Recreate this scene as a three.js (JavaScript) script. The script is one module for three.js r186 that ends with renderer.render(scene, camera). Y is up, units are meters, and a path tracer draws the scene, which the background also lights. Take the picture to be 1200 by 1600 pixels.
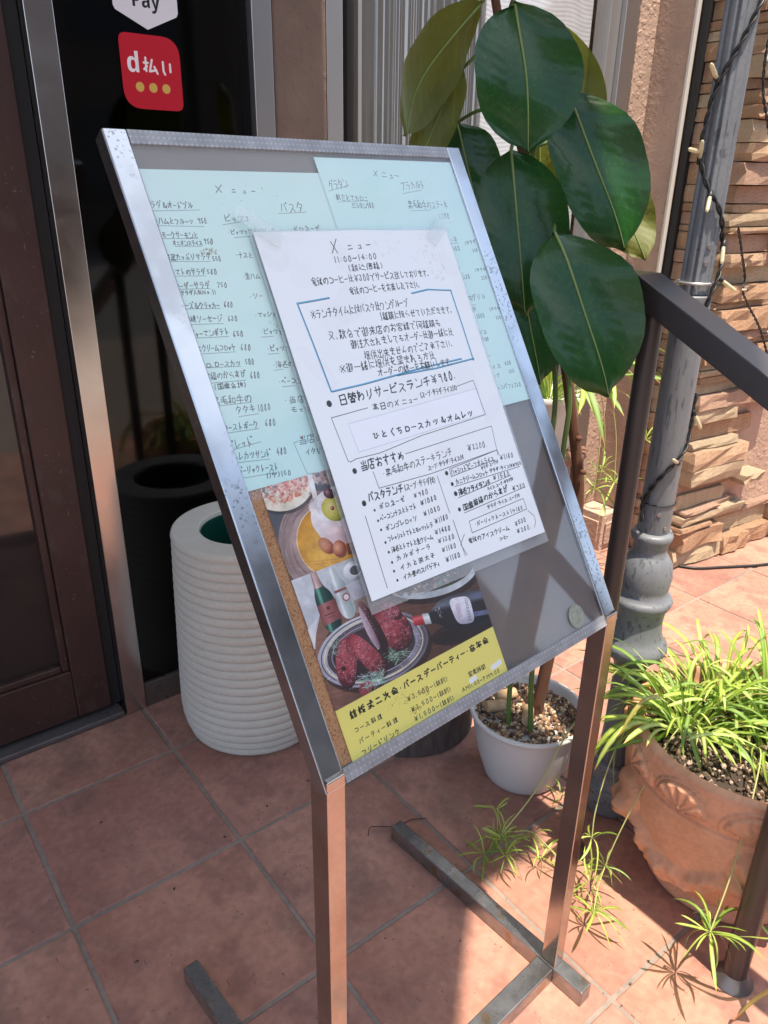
import * as THREE from 'three';
import { RoundedBoxGeometry } from 'three/addons/geometries/RoundedBoxGeometry.js';
import { mergeGeometries, mergeVertices } from 'three/addons/utils/BufferGeometryUtils.js';

// ---------------------------------------------------------------- camera, sky, sun, exposure
const scene = new THREE.Scene();
const camera = new THREE.PerspectiveCamera(67.87, 3 / 4, 0.02, 400);
camera.position.set(0, 1.1124, 0);
camera.rotation.order = 'YXZ';
camera.rotation.set(-0.409, -0.6624, 0.0158);
scene.add(camera);

const SKY_LEVEL = 0.84;
const sunDir = new THREE.Vector3(-0.02, 1, 0.275).normalize();
// a bright summer sky, half covered by thin white cloud, the same all round
const skyW = 512, skyH = 256, skyData = new Float32Array(skyW * skyH * 4);
{
  const h3 = (i, j, k) => { let n = Math.imul(i, 374761393) + Math.imul(j, 668265263) + Math.imul(k, 2147483647 ^ 1274126177) | 0; n = Math.imul(n ^ n >>> 13, 1274126177); return ((n ^ n >>> 16) >>> 0) / 4294967296; };
  const n3 = (x, y, z) => { const i = Math.floor(x), j = Math.floor(y), k = Math.floor(z), f = (t) => t * t * (3 - 2 * t), a = f(x - i), b = f(y - j), c = f(z - k), l = (p, q, t) => p + (q - p) * t; return l(l(l(h3(i, j, k), h3(i + 1, j, k), a), l(h3(i, j + 1, k), h3(i + 1, j + 1, k), a), b), l(l(h3(i, j, k + 1), h3(i + 1, j, k + 1), a), l(h3(i, j + 1, k + 1), h3(i + 1, j + 1, k + 1), a), b), c); };
  for (let j = 0; j < skyH; j++) for (let i = 0; i < skyW; i++) {
    const el = ((j + 0.5) / skyH - 0.5) * Math.PI, az = ((i + 0.5) / skyW - 0.5) * 2 * Math.PI, y = Math.sin(el), x = Math.cos(el) * Math.cos(az), z = Math.cos(el) * Math.sin(az);
    let c = 0, f = 2.2, am = 0.5; for (let o = 0; o < 5; o++) { c += am * n3(x * f + 7, y * f * 1.8 + 3, z * f + 11); f *= 2.1; am *= 0.5; }
    const t = Math.max(0, y), cl = Math.min(1, Math.max(0, (c - 0.4) / 0.22)) * 0.75, k = (j * skyW + i) * 4, g = Math.pow(1 - t, 2.5);
    [[0.4, 0.84, 1.24], [0.64, 0.98, 1.27], [1.08, 1.16, 1.34]].forEach(([zen, hor, cloud], n) => { const base = zen + (hor - zen) * g; skyData[k + n] = SKY_LEVEL * (base + (cloud - base) * cl); }); skyData[k + 3] = 1;
  }
}
const skyTex = new THREE.DataTexture(skyData, skyW, skyH, THREE.RGBAFormat, THREE.FloatType);
skyTex.mapping = THREE.EquirectangularReflectionMapping; skyTex.magFilter = THREE.LinearFilter; skyTex.minFilter = THREE.LinearFilter; skyTex.wrapS = THREE.RepeatWrapping; skyTex.needsUpdate = true;
scene.background = skyTex;
scene.environment = skyTex;

const sun = new THREE.DirectionalLight(0xfff1de, 5);
sun.position.copy(sunDir).multiplyScalar(12);
sun.castShadow = true;
sun.shadow.mapSize.set(4096, 4096);
Object.assign(sun.shadow.camera, { left: -4, right: 4, top: 4, bottom: -4, near: 0.5, far: 30 });
scene.add(sun, sun.target);

const renderer = new THREE.WebGLRenderer({ antialias: true });
renderer.toneMapping = THREE.LinearToneMapping;
renderer.toneMappingExposure = 1.75;
renderer.shadowMap.enabled = true;

// ---------------------------------------------------------------- helpers
function seeded(a) { return () => { a |= 0; a = a + 0x6D2B79F5 | 0; let t = Math.imul(a ^ a >>> 15, 1 | a); t = t + Math.imul(t ^ t >>> 7, 61 | t) ^ t; return ((t ^ t >>> 14) >>> 0) / 4294967296; }; }
const rnd = seeded(20240711);
const rr = (a, b) => a + (b - a) * rnd();
const V = (x, y, z) => new THREE.Vector3(x, y, z);
const taken = {};
function numbered(name) { const n = taken[name] = (taken[name] ?? -1) + 1; return n ? name + '_' + String(n).padStart(3, '0') : name; }
function shade(o) { o.castShadow = true; o.receiveShadow = true; return o; }
function part(name, geometry, material, parent) { const m = shade(new THREE.Mesh(geometry, material)); m.name = name; parent.add(m); return m; }
function thing(name, label, category, [x, y, z] = [0, 0, 0], turn = 0, group) {
  const o = new THREE.Group(); o.name = numbered(name); o.position.set(x, y, z); o.rotation.y = turn;
  o.userData = { label, category }; if (group) o.userData.group = group;
  scene.add(o); return o;
}
function structure(name, geometry, material) { const m = part(numbered(name), geometry, material, scene); m.userData.kind = 'structure'; return m; }

// uv in metres from the face directions
function metreUV(g, ox = 0, oy = 0) {
  g = g.index ? g.toNonIndexed() : g;
  const p = g.attributes.position, uv = new Float32Array(p.count * 2), a = V(), b = V(), c = V();
  for (let i = 0; i < p.count; i += 3) {
    a.fromBufferAttribute(p, i); b.fromBufferAttribute(p, i + 1); c.fromBufferAttribute(p, i + 2);
    const n = b.clone().sub(a).cross(c.clone().sub(a)); const ax = Math.abs(n.x), ay = Math.abs(n.y), az = Math.abs(n.z);
    [a, b, c].forEach((q, k) => { const j = (i + k) * 2;
      if (ay >= ax && ay >= az) { uv[j] = q.x; uv[j + 1] = q.z; } else if (ax >= az) { uv[j] = q.z; uv[j + 1] = q.y; } else { uv[j] = q.x; uv[j + 1] = q.y; }
      uv[j] += ox; uv[j + 1] += oy; });
  }
  g.setAttribute('uv', new THREE.BufferAttribute(uv, 2)); return g;
}
function block(x0, x1, y0, y1, z0, z1, r = 0.0015) {
  const g = new RoundedBoxGeometry(x1 - x0, y1 - y0, z1 - z0, 1, Math.min(r, (x1 - x0) / 2.2, (y1 - y0) / 2.2, (z1 - z0) / 2.2));
  g.translate((x0 + x1) / 2, (y0 + y1) / 2, (z0 + z1) / 2); return metreUV(g, rnd(), rnd());
}
function lathe(profile, seg = 48) { const g = new THREE.LatheGeometry(profile.map(([r, y]) => new THREE.Vector2(r, y)), seg); return g; }
function tube(points, r, seg = 24, rad = 7) { return new THREE.TubeGeometry(new THREE.CatmullRomCurve3(points.map((p) => (p.isVector3 ? p : V(...p)))), seg, r, rad, false); }
function taperTube(points, r0, r1, seg = 24, rad = 8) {
  const curve = new THREE.CatmullRomCurve3(points.map((p) => (p.isVector3 ? p : V(...p)))); const g = new THREE.TubeGeometry(curve, seg, 1, rad, false);
  const pos = g.attributes.position, P = V(), Q = V();
  for (let i = 0; i <= seg; i++) { curve.getPointAt(i / seg, P); const r = r0 + (r1 - r0) * i / seg;
    for (let j = 0; j <= rad; j++) { const k = i * (rad + 1) + j; Q.fromBufferAttribute(pos, k).sub(P).multiplyScalar(r).add(P); pos.setXYZ(k, Q.x, Q.y, Q.z); } }
  g.computeVertexNormals(); return g;
}

// tiling value noise and textures computed from it
const perm = new Float32Array(4096).map(() => rnd());
function vnoise(x, y, per) {
  const xi = Math.floor(x), yi = Math.floor(y), fx = x - xi, fy = y - yi, sx = fx * fx * (3 - 2 * fx), sy = fy * fy * (3 - 2 * fy);
  const h = (i, j) => perm[((((i % per) + per) % per) * 57 + (((j % per) + per) % per) * 131 + per * 17) & 4095];
  return (h(xi, yi) * (1 - sx) + h(xi + 1, yi) * sx) * (1 - sy) + (h(xi, yi + 1) * (1 - sx) + h(xi + 1, yi + 1) * sx) * sy;
}
function fbm(u, v, f, oct = 4) { let s = 0, a = 0.5, t = 0; for (let o = 0; o < oct; o++) { s += a * vnoise(u * f, v * f, f); t += a; a *= 0.55; f *= 2; } return s / t; }
function dataTex(size, fn, srgb = true, repeat = 1) {
  const d = new Uint8Array(size * size * 4);
  for (let j = 0; j < size; j++) for (let i = 0; i < size; i++) { const c = fn(i / size, j / size), k = (j * size + i) * 4; for (let n = 0; n < 3; n++) d[k + n] = Math.max(0, Math.min(255, c[n] * 255)); d[k + 3] = 255; }
  const t = new THREE.DataTexture(d, size, size); t.wrapS = t.wrapT = THREE.RepeatWrapping; t.magFilter = THREE.LinearFilter; t.minFilter = THREE.LinearFilter;
  if (srgb) t.colorSpace = THREE.SRGBColorSpace; t.repeat.set(repeat, repeat); t.needsUpdate = true; return t;
}
const mixc = (a, b, t) => a.map((x, i) => x + (b[i] - x) * t);
const step = (a, b, x) => { const t = Math.max(0, Math.min(1, (x - a) / (b - a))); return t * t * (3 - 2 * t); };
const std = (o) => new THREE.MeshStandardMaterial(o);
const phys = (o) => new THREE.MeshPhysicalMaterial(o);
const rgb = (r, g, b) => new THREE.Color().setRGB(r, g, b);

// ---------------------------------------------------------------- materials
const clayMap = dataTex(512, (u, v) => {
  const a = fbm(u, v, 4, 5), b = fbm(u + 0.3, v + 0.7, 64, 2), c = fbm(u + 0.61, v + 0.13, 10, 4);
  let k = mixc([0.68, 0.485, 0.42], [0.76, 0.565, 0.49], step(0.25, 0.75, a)); k = mixc(k, [0.58, 0.42, 0.38], step(0.48, 0.78, c) * 0.6); k = mixc(k, [0.5, 0.4, 0.36], 0.4 * step(0.6, 0.78, fbm(u + 0.23, v + 0.51, 5, 5))); const s = 0.92 + 0.16 * b; k = mixc(k, [0.78, 0.66, 0.58], 0.16 * step(0.62, 0.75, fbm(u + 0.11, v + 0.77, 20, 4))); if (fbm(u + 0.9, v + 0.4, 128, 1) > 0.965) k = mixc(k, [0.32, 0.24, 0.21], 0.6);
  return k.map((x) => x * s);
}, true, 1.7);
const clayBump = dataTex(512, (u, v) => { const x = 0.6 * fbm(u, v, 48, 3) + 0.4 * fbm(u, v, 8, 3); return [x, x, x]; }, false, 1.7);
const tileMats = [[1, 1, 1], [0.92, 0.89, 0.89], [1.06, 1.04, 1.0], [0.95, 0.92, 0.94], [1.02, 0.96, 0.91], [1.04, 0.99, 0.96]].map((c) => std({ map: clayMap, bumpMap: clayBump, bumpScale: 0.0012, roughness: 0.72, color: rgb(...c.map((x) => x * 0.82)) }));
const groutMat = std({ map: dataTex(512, (u, v) => { const a = fbm(u, v, 64, 3), b = fbm(u, v, 8, 4); return mixc([0.46, 0.42, 0.39], [0.66, 0.6, 0.55], 0.4 * a + 0.6 * b); }, true, 2), roughness: 0.95 });
const scuff = dataTex(512, (u, v) => { const a = fbm(u, v, 6, 4), b = fbm(u, v, 80, 2), x = 0.5 + 0.5 * a + 0.1 * (b - 0.5); return [x, x, x]; }, false, 5);
const steelTint = dataTex(512, (u, v) => { const a = fbm(u, v, 5, 4), b = fbm(u + 0.5, v, 128, 2), k = 0.86 - 0.12 * step(0.45, 0.75, a) - 0.22 * step(0.62, 0.8, b) * step(0.46, 0.66, fbm(u + 0.2, v + 0.4, 6, 3)); return [k, k, k * 1.01]; }, true, 3);
const steelMat = std({ color: rgb(0.74, 0.76, 0.78), map: steelTint, metalness: 1, roughness: 0.3, roughnessMap: scuff });
const legMat = std({ color: rgb(0.8, 0.72, 0.66), map: dataTex(512, (u, v) => { const a = fbm(u, v, 5, 4), b = fbm(u, v, 110, 2), k = 0.84 - 0.08 * step(0.4, 0.8, a) - 0.05 * b; return mixc([k, k, k], [0.66, 0.5, 0.38], 0.16 * step(0.55, 0.8, fbm(u + 0.2, v + 0.6, 4, 4))); }, true, 2.7), metalness: 1, roughness: 0.24, roughnessMap: scuff });
const footMat = std({ color: rgb(0.78, 0.79, 0.8), map: dataTex(256, (u, v) => { const a = fbm(u, v, 12, 4), k = 0.68 + 0.18 * (a - 0.5); return mixc([k, k, k], [0.66, 0.52, 0.36], 0.6 * step(0.6, 0.8, fbm(u + 0.4, v + 0.2, 6, 4))); }, true, 6), metalness: 0.9, roughness: 0.4, roughnessMap: scuff });
const tapeMat = std({ map: dataTex(256, (u, v) => { const s = Math.hypot((u * 24) % 1 - 0.5, (v * 24) % 1 - 0.5) < 0.2 ? 0.1 : 0, a = fbm(u, v, 12, 4), k = 0.6 + 0.16 * (a - 0.5) + s; return [k, k, k * 1.02]; }, true, 8), metalness: 0.35, roughness: 0.5 });
const frameMat = std({ color: rgb(0.5, 0.48, 0.47), metalness: 0.9, roughness: 0.33 });
const sashMat = std({ color: rgb(0.36, 0.35, 0.34), metalness: 0.6, roughness: 0.42 });
const gasketMat = std({ color: rgb(0.012, 0.012, 0.013), roughness: 0.6 });
const doorMap = dataTex(512, (u, v) => { const a = fbm(u, v, 5, 5), b = fbm(u + 0.2, v, 120, 1); let k = mixc([0.22, 0.145, 0.13], [0.29, 0.19, 0.17], a); k = mixc(k, [0.3, 0.25, 0.22], 0.5 * step(0.55, 0.75, fbm(u + 0.3, v * 0.5, 20, 4))); if (b > 0.95) k = mixc(k, [0.6, 0.55, 0.52], 0.5); return k; }, true, 2);
const doorMat = std({ map: doorMap, roughness: 0.5, bumpMap: scuff, bumpScale: 0.0004 });
const stuccoBump = dataTex(512, (u, v) => { const x = 0.6 * fbm(u, v, 40, 3) + 0.4 * step(0.55, 0.7, fbm(u + 0.4, v, 26, 2)); return [x, x, x]; }, false, 3);
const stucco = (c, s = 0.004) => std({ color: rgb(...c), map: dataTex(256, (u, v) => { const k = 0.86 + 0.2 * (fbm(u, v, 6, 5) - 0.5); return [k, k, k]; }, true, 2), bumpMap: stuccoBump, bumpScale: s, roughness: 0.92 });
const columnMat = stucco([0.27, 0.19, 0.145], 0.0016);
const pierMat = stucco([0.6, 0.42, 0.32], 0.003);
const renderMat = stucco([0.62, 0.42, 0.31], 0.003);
const pane = phys({ color: 0xffffff, transmission: 1, thickness: 0, roughness: 0.02, ior: 1.5 });
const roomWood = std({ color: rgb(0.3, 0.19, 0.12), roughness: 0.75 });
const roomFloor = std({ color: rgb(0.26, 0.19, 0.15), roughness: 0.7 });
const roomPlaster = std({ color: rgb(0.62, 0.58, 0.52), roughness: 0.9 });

// ---------------------------------------------------------------- ground and tiles
const TS = 0.3, TX = 0.1409, TZ = -0.9791;
structure('street', new THREE.PlaneGeometry(160, 160).rotateX(-Math.PI / 2).translate(0, -0.03, 60), std({ color: rgb(0.16, 0.15, 0.145), roughness: 0.95 }));
const terrace = structure('terrace_pavement', block(-2.36, 4.64, -0.06, -0.0025, -1.58, 2.9, 0.001), groutMat);
{
  const s = TS - 0.0075, sh = new THREE.Shape(); const h = s / 2 - 0.002;
  sh.moveTo(-h, -h); sh.lineTo(h, -h); sh.lineTo(h, h); sh.lineTo(-h, h); sh.closePath();
  const variants = [];
  for (let k = 0; k < 6; k++) {
    const g = new THREE.ExtrudeGeometry(sh, { depth: 0.006, bevelEnabled: true, bevelSize: 0.002, bevelThickness: 0.0016, bevelSegments: 1, curveSegments: 1 });
    g.rotateX(-Math.PI / 2).rotateY(Math.PI / 2 * k); g.translate(0, -0.0076, 0); variants.push(metreUV(g, rnd(), rnd()));
  }
  for (let i = -4; i <= 10; i++) for (let j = -5; j <= 2; j++) {
    const z0 = TZ - j * TS; if (z0 - TS < -1.6) continue;
    const m = part('tile', variants[Math.floor(rnd() * 6)], tileMats[Math.floor(rnd() * 6)], terrace);
    m.position.set(TX + (i + 0.5) * TS, rr(-0.0008, 0.0008), z0 - TS / 2); m.rotation.set(rr(-0.002, 0.002), 0, rr(-0.002, 0.002));
  }
}

// ---------------------------------------------------------------- shop front
{ // entrance door: red-brown painted leaf with two framed openings
  const d = thing('entrance_door', 'red-brown painted shop door with dark glass panels beside the steel jamb', 'door', [-0.1, 0, -1.47]);
  const L = -0.35, R = 0.48; // local x
  part('stile', block(R - 0.072, R, 0.025, 2.1, -0.04, 0, 0.004), doorMat, d); part('stile', block(L, L + 0.072, 0.025, 2.1, -0.04, 0, 0.004), doorMat, d);
  part('bottom_rail', block(L + 0.072, R - 0.072, 0.025, 0.145, -0.04, -0.001, 0.003), doorMat, d);
  const lock = part('lock_rail', block(L + 0.072, R - 0.072, 0.968, 1.016, -0.04, -0.001, 0.003), doorMat, d);
  for (const x of [0.365, 0.392]) part('nail', new THREE.SphereGeometry(0.0028, 8, 5).scale(1, 1, 0.4).translate(x, 0.99, 0.0005), std({ color: rgb(0.4, 0.3, 0.27), metalness: 0.6, roughness: 0.5 }), lock);
  part('top_rail', block(L + 0.072, R - 0.072, 2.0, 2.1, -0.04, -0.001, 0.003), doorMat, d);
  for (const [y0, y1] of [[0.145, 0.968], [1.016, 2.0]]) {
    const fr = part('bead_frame', mergeGeometries([block(R - 0.088, R - 0.072, y0, y1, -0.03, -0.006, 0.004), block(L + 0.072, L + 0.088, y0, y1, -0.03, -0.006, 0.004), block(L + 0.088, R - 0.088, y0, y0 + 0.016, -0.03, -0.006, 0.004), block(L + 0.088, R - 0.088, y1 - 0.016, y1, -0.03, -0.006, 0.004)]), doorMat, d);
    part('glass', block(L + 0.086, R - 0.086, y0 + 0.014, y1 - 0.014, -0.024, -0.02, 0.0005), phys({ color: rgb(0.03, 0.022, 0.02), roughness: 0.06, clearcoat: 0.3 }), fr);
  }
  part('lower_glazing_bar', block(0.19, 0.215, 0.161, 0.952, -0.028, -0.012, 0.004), doorMat, d);
}
{
  const s = thing('door_threshold', 'grey worn metal threshold strip under the shop door', 'threshold', [-0.1, 0, -1.468]);
  part('plate', block(-0.4, 0.5, 0, 0.014, -0.05, 0.022, 0.004), std({ color: rgb(0.22, 0.2, 0.19), roughness: 0.55, metalness: 0.5, map: steelTint }), s);
}
{
  const j = thing('door_jamb', 'brushed steel jamb between the shop door and the side glass', 'door frame', [0.427, 0, -1.475]);
  part('post', block(-0.023, 0.023, 0, 2.2, -0.03, 0.028, 0.002), std({ color: rgb(0.6, 0.57, 0.55), metalness: 1, roughness: 0.3, roughnessMap: scuff }), j);
  part('rubber_seal', block(-0.046, -0.0235, 0.02, 2.2, -0.03, -0.004, 0.001), gasketMat, j);
}
{ // side glass with stickers
  const w = thing('side_window', 'narrow dark side glass next to the shop door with payment stickers on it', 'window', [0.625, 0, -1.462]);
  part('bottom_rail', block(-0.174, 0.174, 0, 0.062, -0.03, 0.012, 0.002), std({ color: rgb(0.2, 0.17, 0.155), metalness: 0.7, roughness: 0.42, roughnessMap: scuff }), w);
  part('glass', block(-0.174, 0.174, 0.0625, 2.2, -0.003, 0.003, 0.0005), phys({ color: rgb(0.42, 0.44, 0.46), transmission: 1, thickness: 0, roughness: 0.05, ior: 1.42 }), w);
  part('jamb', block(0.175, 0.217, 0, 2.2, -0.03, 0.022, 0.002), frameMat, w);
}
{
  const c = thing('rendered_column', 'brown roughcast column between the side glass and the shop window', 'column', [0.9, 0, -1.5]);
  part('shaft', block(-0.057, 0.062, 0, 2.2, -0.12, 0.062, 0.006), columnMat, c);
}
const greyCurtain = std({ color: rgb(0.72, 0.74, 0.76), roughness: 0.9, map: dataTex(256, (u, v) => { const k = 0.9 + 0.06 * Math.sin(v * 2 * Math.PI * 32 + 2 * Math.sin(u * 12.566)) + 0.08 * (fbm(u, v, 16, 3) - 0.5); return [k, k, k]; }, true, 3.2) });
{
  const w = thing('shop_window', 'wide shop window in a dull metal frame behind the rubber plant', 'window', [1.45, 0, -1.47]);
  part('jamb', block(-0.487, -0.448, 0, 2.2, -0.03, 0.03, 0.002), frameMat, w);
  part('narrow_glass', block(-0.447, -0.392, 0.0705, 2.2, -0.018, -0.012, 0.0005), pane, w); part('inner_jamb', block(-0.391, -0.381, 0.0705, 2.2, -0.04, 0.002, 0.002), sashMat, w);
  part('jamb', block(0.41, 0.45, 0, 2.2, -0.05, 0.0, 0.002), sashMat, w);
  part('outer_jamb', block(0.4505, 0.505, 0, 2.2, -0.05, 0.016, 0.002), frameMat, w);
  part('sill_rail', block(-0.447, 0.41, 0, 0.07, -0.04, 0.0, 0.002), sashMat, w);
  part('glass', block(-0.02, 0.41, 0.0705, 2.2, -0.018, -0.012, 0.0005), pane, w);
  // ribbed glazing beside the curtain
  const g = new THREE.PlaneGeometry(0.36, 2.12, 240, 1), p = g.attributes.position;
  for (let i = 0; i < p.count; i++) { const x = p.getX(i); p.setZ(i, 0.0045 * Math.sin(x * 120) + 0.0022 * Math.sin(x * 271 + 1.3)); }
  g.computeVertexNormals(); g.translate(-0.2, 1.13, -0.016);
  part('ribbed_glass', g, phys({ color: rgb(0.22, 0.22, 0.22), roughness: 0.08, metalness: 0.6, clearcoat: 1, clearcoatRoughness: 0.03, side: THREE.DoubleSide }), w);
}
{ // curtain hangs in gentle folds behind the clear part of the window
  const g = new THREE.PlaneGeometry(0.42, 2.0, 90, 1), p = g.attributes.position;
  for (let i = 0; i < p.count; i++) p.setZ(i, 0.002 * Math.sin(p.getX(i) * 60) + 0.002 * Math.sin(p.getX(i) * 27));
  g.computeVertexNormals();
  const c = thing('window_curtain', 'pale grey woven curtain hanging inside the shop window', 'curtain', [1.645, 0.07, -1.525]);
  part('cloth', metreUV(g.translate(0, 1.0, 0)), phys({ color: rgb(0.92, 0.94, 0.96), map: greyCurtain.map, roughness: 0.95, transmission: 0.12, thickness: 0, side: THREE.DoubleSide }), c);
}
{
  const p = thing('window_pier', 'pinkish roughcast pier closing the shop window beside the stone cladding', 'pier', [2.0, 0, -1.45]);
  part('face', block(-0.044, 0.035, 0.13, 2.6, -0.1, 0.0, 0.003), pierMat, p);
  part('return_wall', block(0.0355, 0.2, 0.13, 2.6, -0.1, 0.108, 0.003), pierMat, p);
  part('edge_strip', block(0.03, 0.046, 0.13, 2.6, 0.109, 0.118, 0.002), std({ color: rgb(0.6, 0.57, 0.52), roughness: 0.7 }), p);
  part('seal', block(0.05, 0.07, 0.0, 2.6, 0.119, 0.14, 0.001), gasketMat, p);
  const base = part('plinth', block(-0.044, 0.2, 0, 0.128, -0.1, 0.1, 0.003), std({ color: rgb(0.5, 0.36, 0.28), roughness: 0.9, bumpMap: stuccoBump, bumpScale: 0.003 }), p);
  part('brick', block(-0.052, -0.0445, 0.03, 0.105, -0.03, 0.09, 0.004), renderMat, base);
  part('brick', block(-0.03, 0.1, 0.02, 0.1, 0.1005, 0.108, 0.004), renderMat, base);
}
// stone-clad wall
{
  const w = thing('stone_wall', 'sunlit wall clad in stacked sandy orange ledger stones over pinkish render', 'wall', [2.04, 0, -1.17], -0.11);
  part('render_coat', block(0.02, 2.2, 0, 2.6, -0.25, 0, 0.004), renderMat, w);
  const stoneMap = (a, b) => dataTex(256, (u, v) => { const n = fbm(u, v, 6, 5), m = fbm(u + 0.5, v * 3, 24, 3); return mixc(a, b, step(0.25, 0.75, 0.6 * n + 0.4 * m)); }, true, 4);
  const stoneBump = dataTex(256, (u, v) => { const x = 0.5 * fbm(u, v, 10, 4) + 0.5 * fbm(u + 0.3, v, 40, 3); return [x, x, x]; }, false, 4);
  const mats = [[[0.84, 0.68, 0.54], [0.95, 0.81, 0.67]], [[0.81, 0.63, 0.49], [0.92, 0.76, 0.61]], [[0.87, 0.76, 0.62], [0.96, 0.87, 0.73]], [[0.82, 0.66, 0.56], [0.92, 0.77, 0.66]]].map(([a, b]) => std({ map: stoneMap(a, b), bumpMap: stoneBump, bumpScale: 0.009, roughness: 0.95 }));
  const shapes = [];
  for (let k = 0; k < 10; k++) {
    const g0 = new THREE.BoxGeometry(1, 1, 1, 4, 2, 1), p = g0.attributes.position, key = {};
    for (let i = 0; i < p.count; i++) { const q = [p.getX(i), p.getY(i), p.getZ(i)], id = q.map((x) => x.toFixed(2)).join(); key[id] ??= [rr(-0.02, 0.02), rr(-0.035, 0.035), rr(-0.2, 0.05)]; const j = key[id]; p.setXYZ(i, q[0] + j[0], q[1] + j[1] * (Math.abs(q[1]) > 0.4 ? 1 : 2.5), q[2] + (q[2] > 0 ? j[2] : 0)); }
    const g = g0.toNonIndexed(); g.computeVertexNormals(); shapes.push(g);
  }
  const stone = (x0, x1, y0, y1, depth, side) => {
    const m = part('stone', shapes[Math.floor(rnd() * 10)], mats[Math.floor(rnd() * 4)], w);
    if (side) { m.scale.set(x1 - x0 - 0.002, y1 - y0 - 0.003, depth); m.position.set(0.02 - depth / 2 + 0.004, (y0 + y1) / 2, (x0 + x1) / 2); m.rotation.y = -Math.PI / 2; } else { m.scale.set(x1 - x0 - 0.002, y1 - y0 - 0.003, depth); m.position.set((x0 + x1) / 2, (y0 + y1) / 2, depth / 2 - 0.004); }
  };
  let y = 0.004;
  while (y < 1.72) {
    const h = rnd() < 0.45 ? rr(0.016, 0.028) : rr(0.03, 0.062), end = y < 0.13 ? 0.95 - y * 2 : y < 0.66 ? rr(0.12, 0.3) : rr(0.3, 0.75);
    let x = rr(-0.012, 0.008);
    while (x < end) { const l = Math.min(rr(0.12, 0.32), end - x + 0.08); stone(x, x + l, y, y + h, rr(0.018, 0.07)); x += l; }
    let z = -0.155; while (z < -0.012) { const l = Math.min(rr(0.06, 0.16), -z - 0.006); if (l < 0.02) break; stone(z, z + l, y, y + h, rr(0.012, 0.02), true); z += l; }
    y += h;
  }
}
{ // wall above and beside the openings, and the dim room behind the glass
  const l = thing('lintel_wall', 'brown rendered wall band above the shop door and window', 'wall', [0, 2.2, -1.5]);
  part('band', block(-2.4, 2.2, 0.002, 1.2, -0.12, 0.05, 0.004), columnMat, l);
  const s = thing('rendered_wall', 'brown rendered wall beyond the hinge edge of the shop door', 'wall', [-1.4, 0, -1.5]);
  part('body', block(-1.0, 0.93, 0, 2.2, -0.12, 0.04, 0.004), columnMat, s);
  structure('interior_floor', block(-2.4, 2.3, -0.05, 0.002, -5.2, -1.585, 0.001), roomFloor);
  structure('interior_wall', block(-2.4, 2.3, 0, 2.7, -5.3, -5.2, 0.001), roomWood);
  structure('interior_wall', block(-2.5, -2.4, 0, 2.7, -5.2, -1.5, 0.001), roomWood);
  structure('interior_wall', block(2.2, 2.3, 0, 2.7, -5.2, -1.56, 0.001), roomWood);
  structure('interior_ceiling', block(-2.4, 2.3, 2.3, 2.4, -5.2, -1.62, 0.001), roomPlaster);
}
{ // entrance canopy overhead: its slanting edge throws the shade over the door, the board and the floor in front of them
  const H = 3.0, k = 0.275 * H, sx = -0.02 * H; const c = thing('entrance_canopy', 'flat entrance canopy with one angled corner above the shop door', 'canopy', [0, H, 0]);
  const sh = new THREE.Shape([[-3, -1.44 - k], [0.98, -1.44 - k], [0.98, -0.74], [0.87, -0.635], [0.7, -0.635], [0.38, -0.35], [-3, -0.35]].map(([x, z]) => new THREE.Vector2(x + sx, -(z + k))));
  part('slab', metreUV(new THREE.ExtrudeGeometry(sh, { depth: 0.12, bevelEnabled: false }).rotateX(-Math.PI / 2)), std({ color: rgb(0.5, 0.47, 0.43), roughness: 0.85 }), c);
}
{ // buildings over the road, mirrored by the steel and the glass
  const wallM = std({ color: rgb(0.22, 0.2, 0.19), roughness: 0.9 }), glassM = std({ color: rgb(0.03, 0.035, 0.04), roughness: 0.1 });
  [[-10, 9, 6.5, 12], [7, 13, 9.2, 11], [-1.8, 4, 5.5, 11]].forEach(([x, w, h, z], i) => {
    const b = thing('street_building', ['plain grey two-storey building over the road from the shop door', 'tall dark brown building over the road facing the menu stand', 'small grey building over the road next to the tall brown one'][i], 'building', [x, -0.03, z]);
    part('wall', block(-w / 2, w / 2, 0, h, 0, 4, 0.02), i === 1 ? std({ color: rgb(0.13, 0.1, 0.085), roughness: 0.9 }) : wallM, b);
    for (let f = 0; f < Math.floor(h / 2.4); f++) for (let n = 0; n < 4; n++) part('window', block(-w / 2 + 0.7 + n * w / 4, -w / 2 + 0.7 + n * w / 4 + w / 7, 0.8 + f * 2.3, 2.2 + f * 2.3, -0.03, 0.05, 0.01), glassM, b);
  });
}
{ // grit and crumbs blown over the tiles, too fine to count
  const q = seeded(77), base = new THREE.IcosahedronGeometry(1, 0), list = []; for (let i = 0; i < 700; i++) { const joint = q() < 0.5, s = 0.0006 + 0.0014 * q() * q(); let x = -0.3 + 3 * q(), z = -1.4 + 1.3 * q(); if (joint) { if (q() < 0.5) x = TX + Math.round((x - TX) / TS) * TS + (q() - 0.5) * 0.014; else z = TZ + Math.round((z - TZ) / TS) * TS + (q() - 0.5) * 0.014; } const g = base.clone(); g.scale(s * (0.6 + q()), s * 0.5, s * (0.6 + q())); g.rotateY(q() * 6); g.translate(x, 0.0007, z); list.push(g); }
  const m = part('floor_grit', mergeGeometries(list), std({ color: rgb(0.13, 0.1, 0.08), roughness: 1 }), scene); m.userData = { kind: 'stuff', label: 'fine dark grit scattered over the terrace tiles', category: 'grit' };
}

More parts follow.
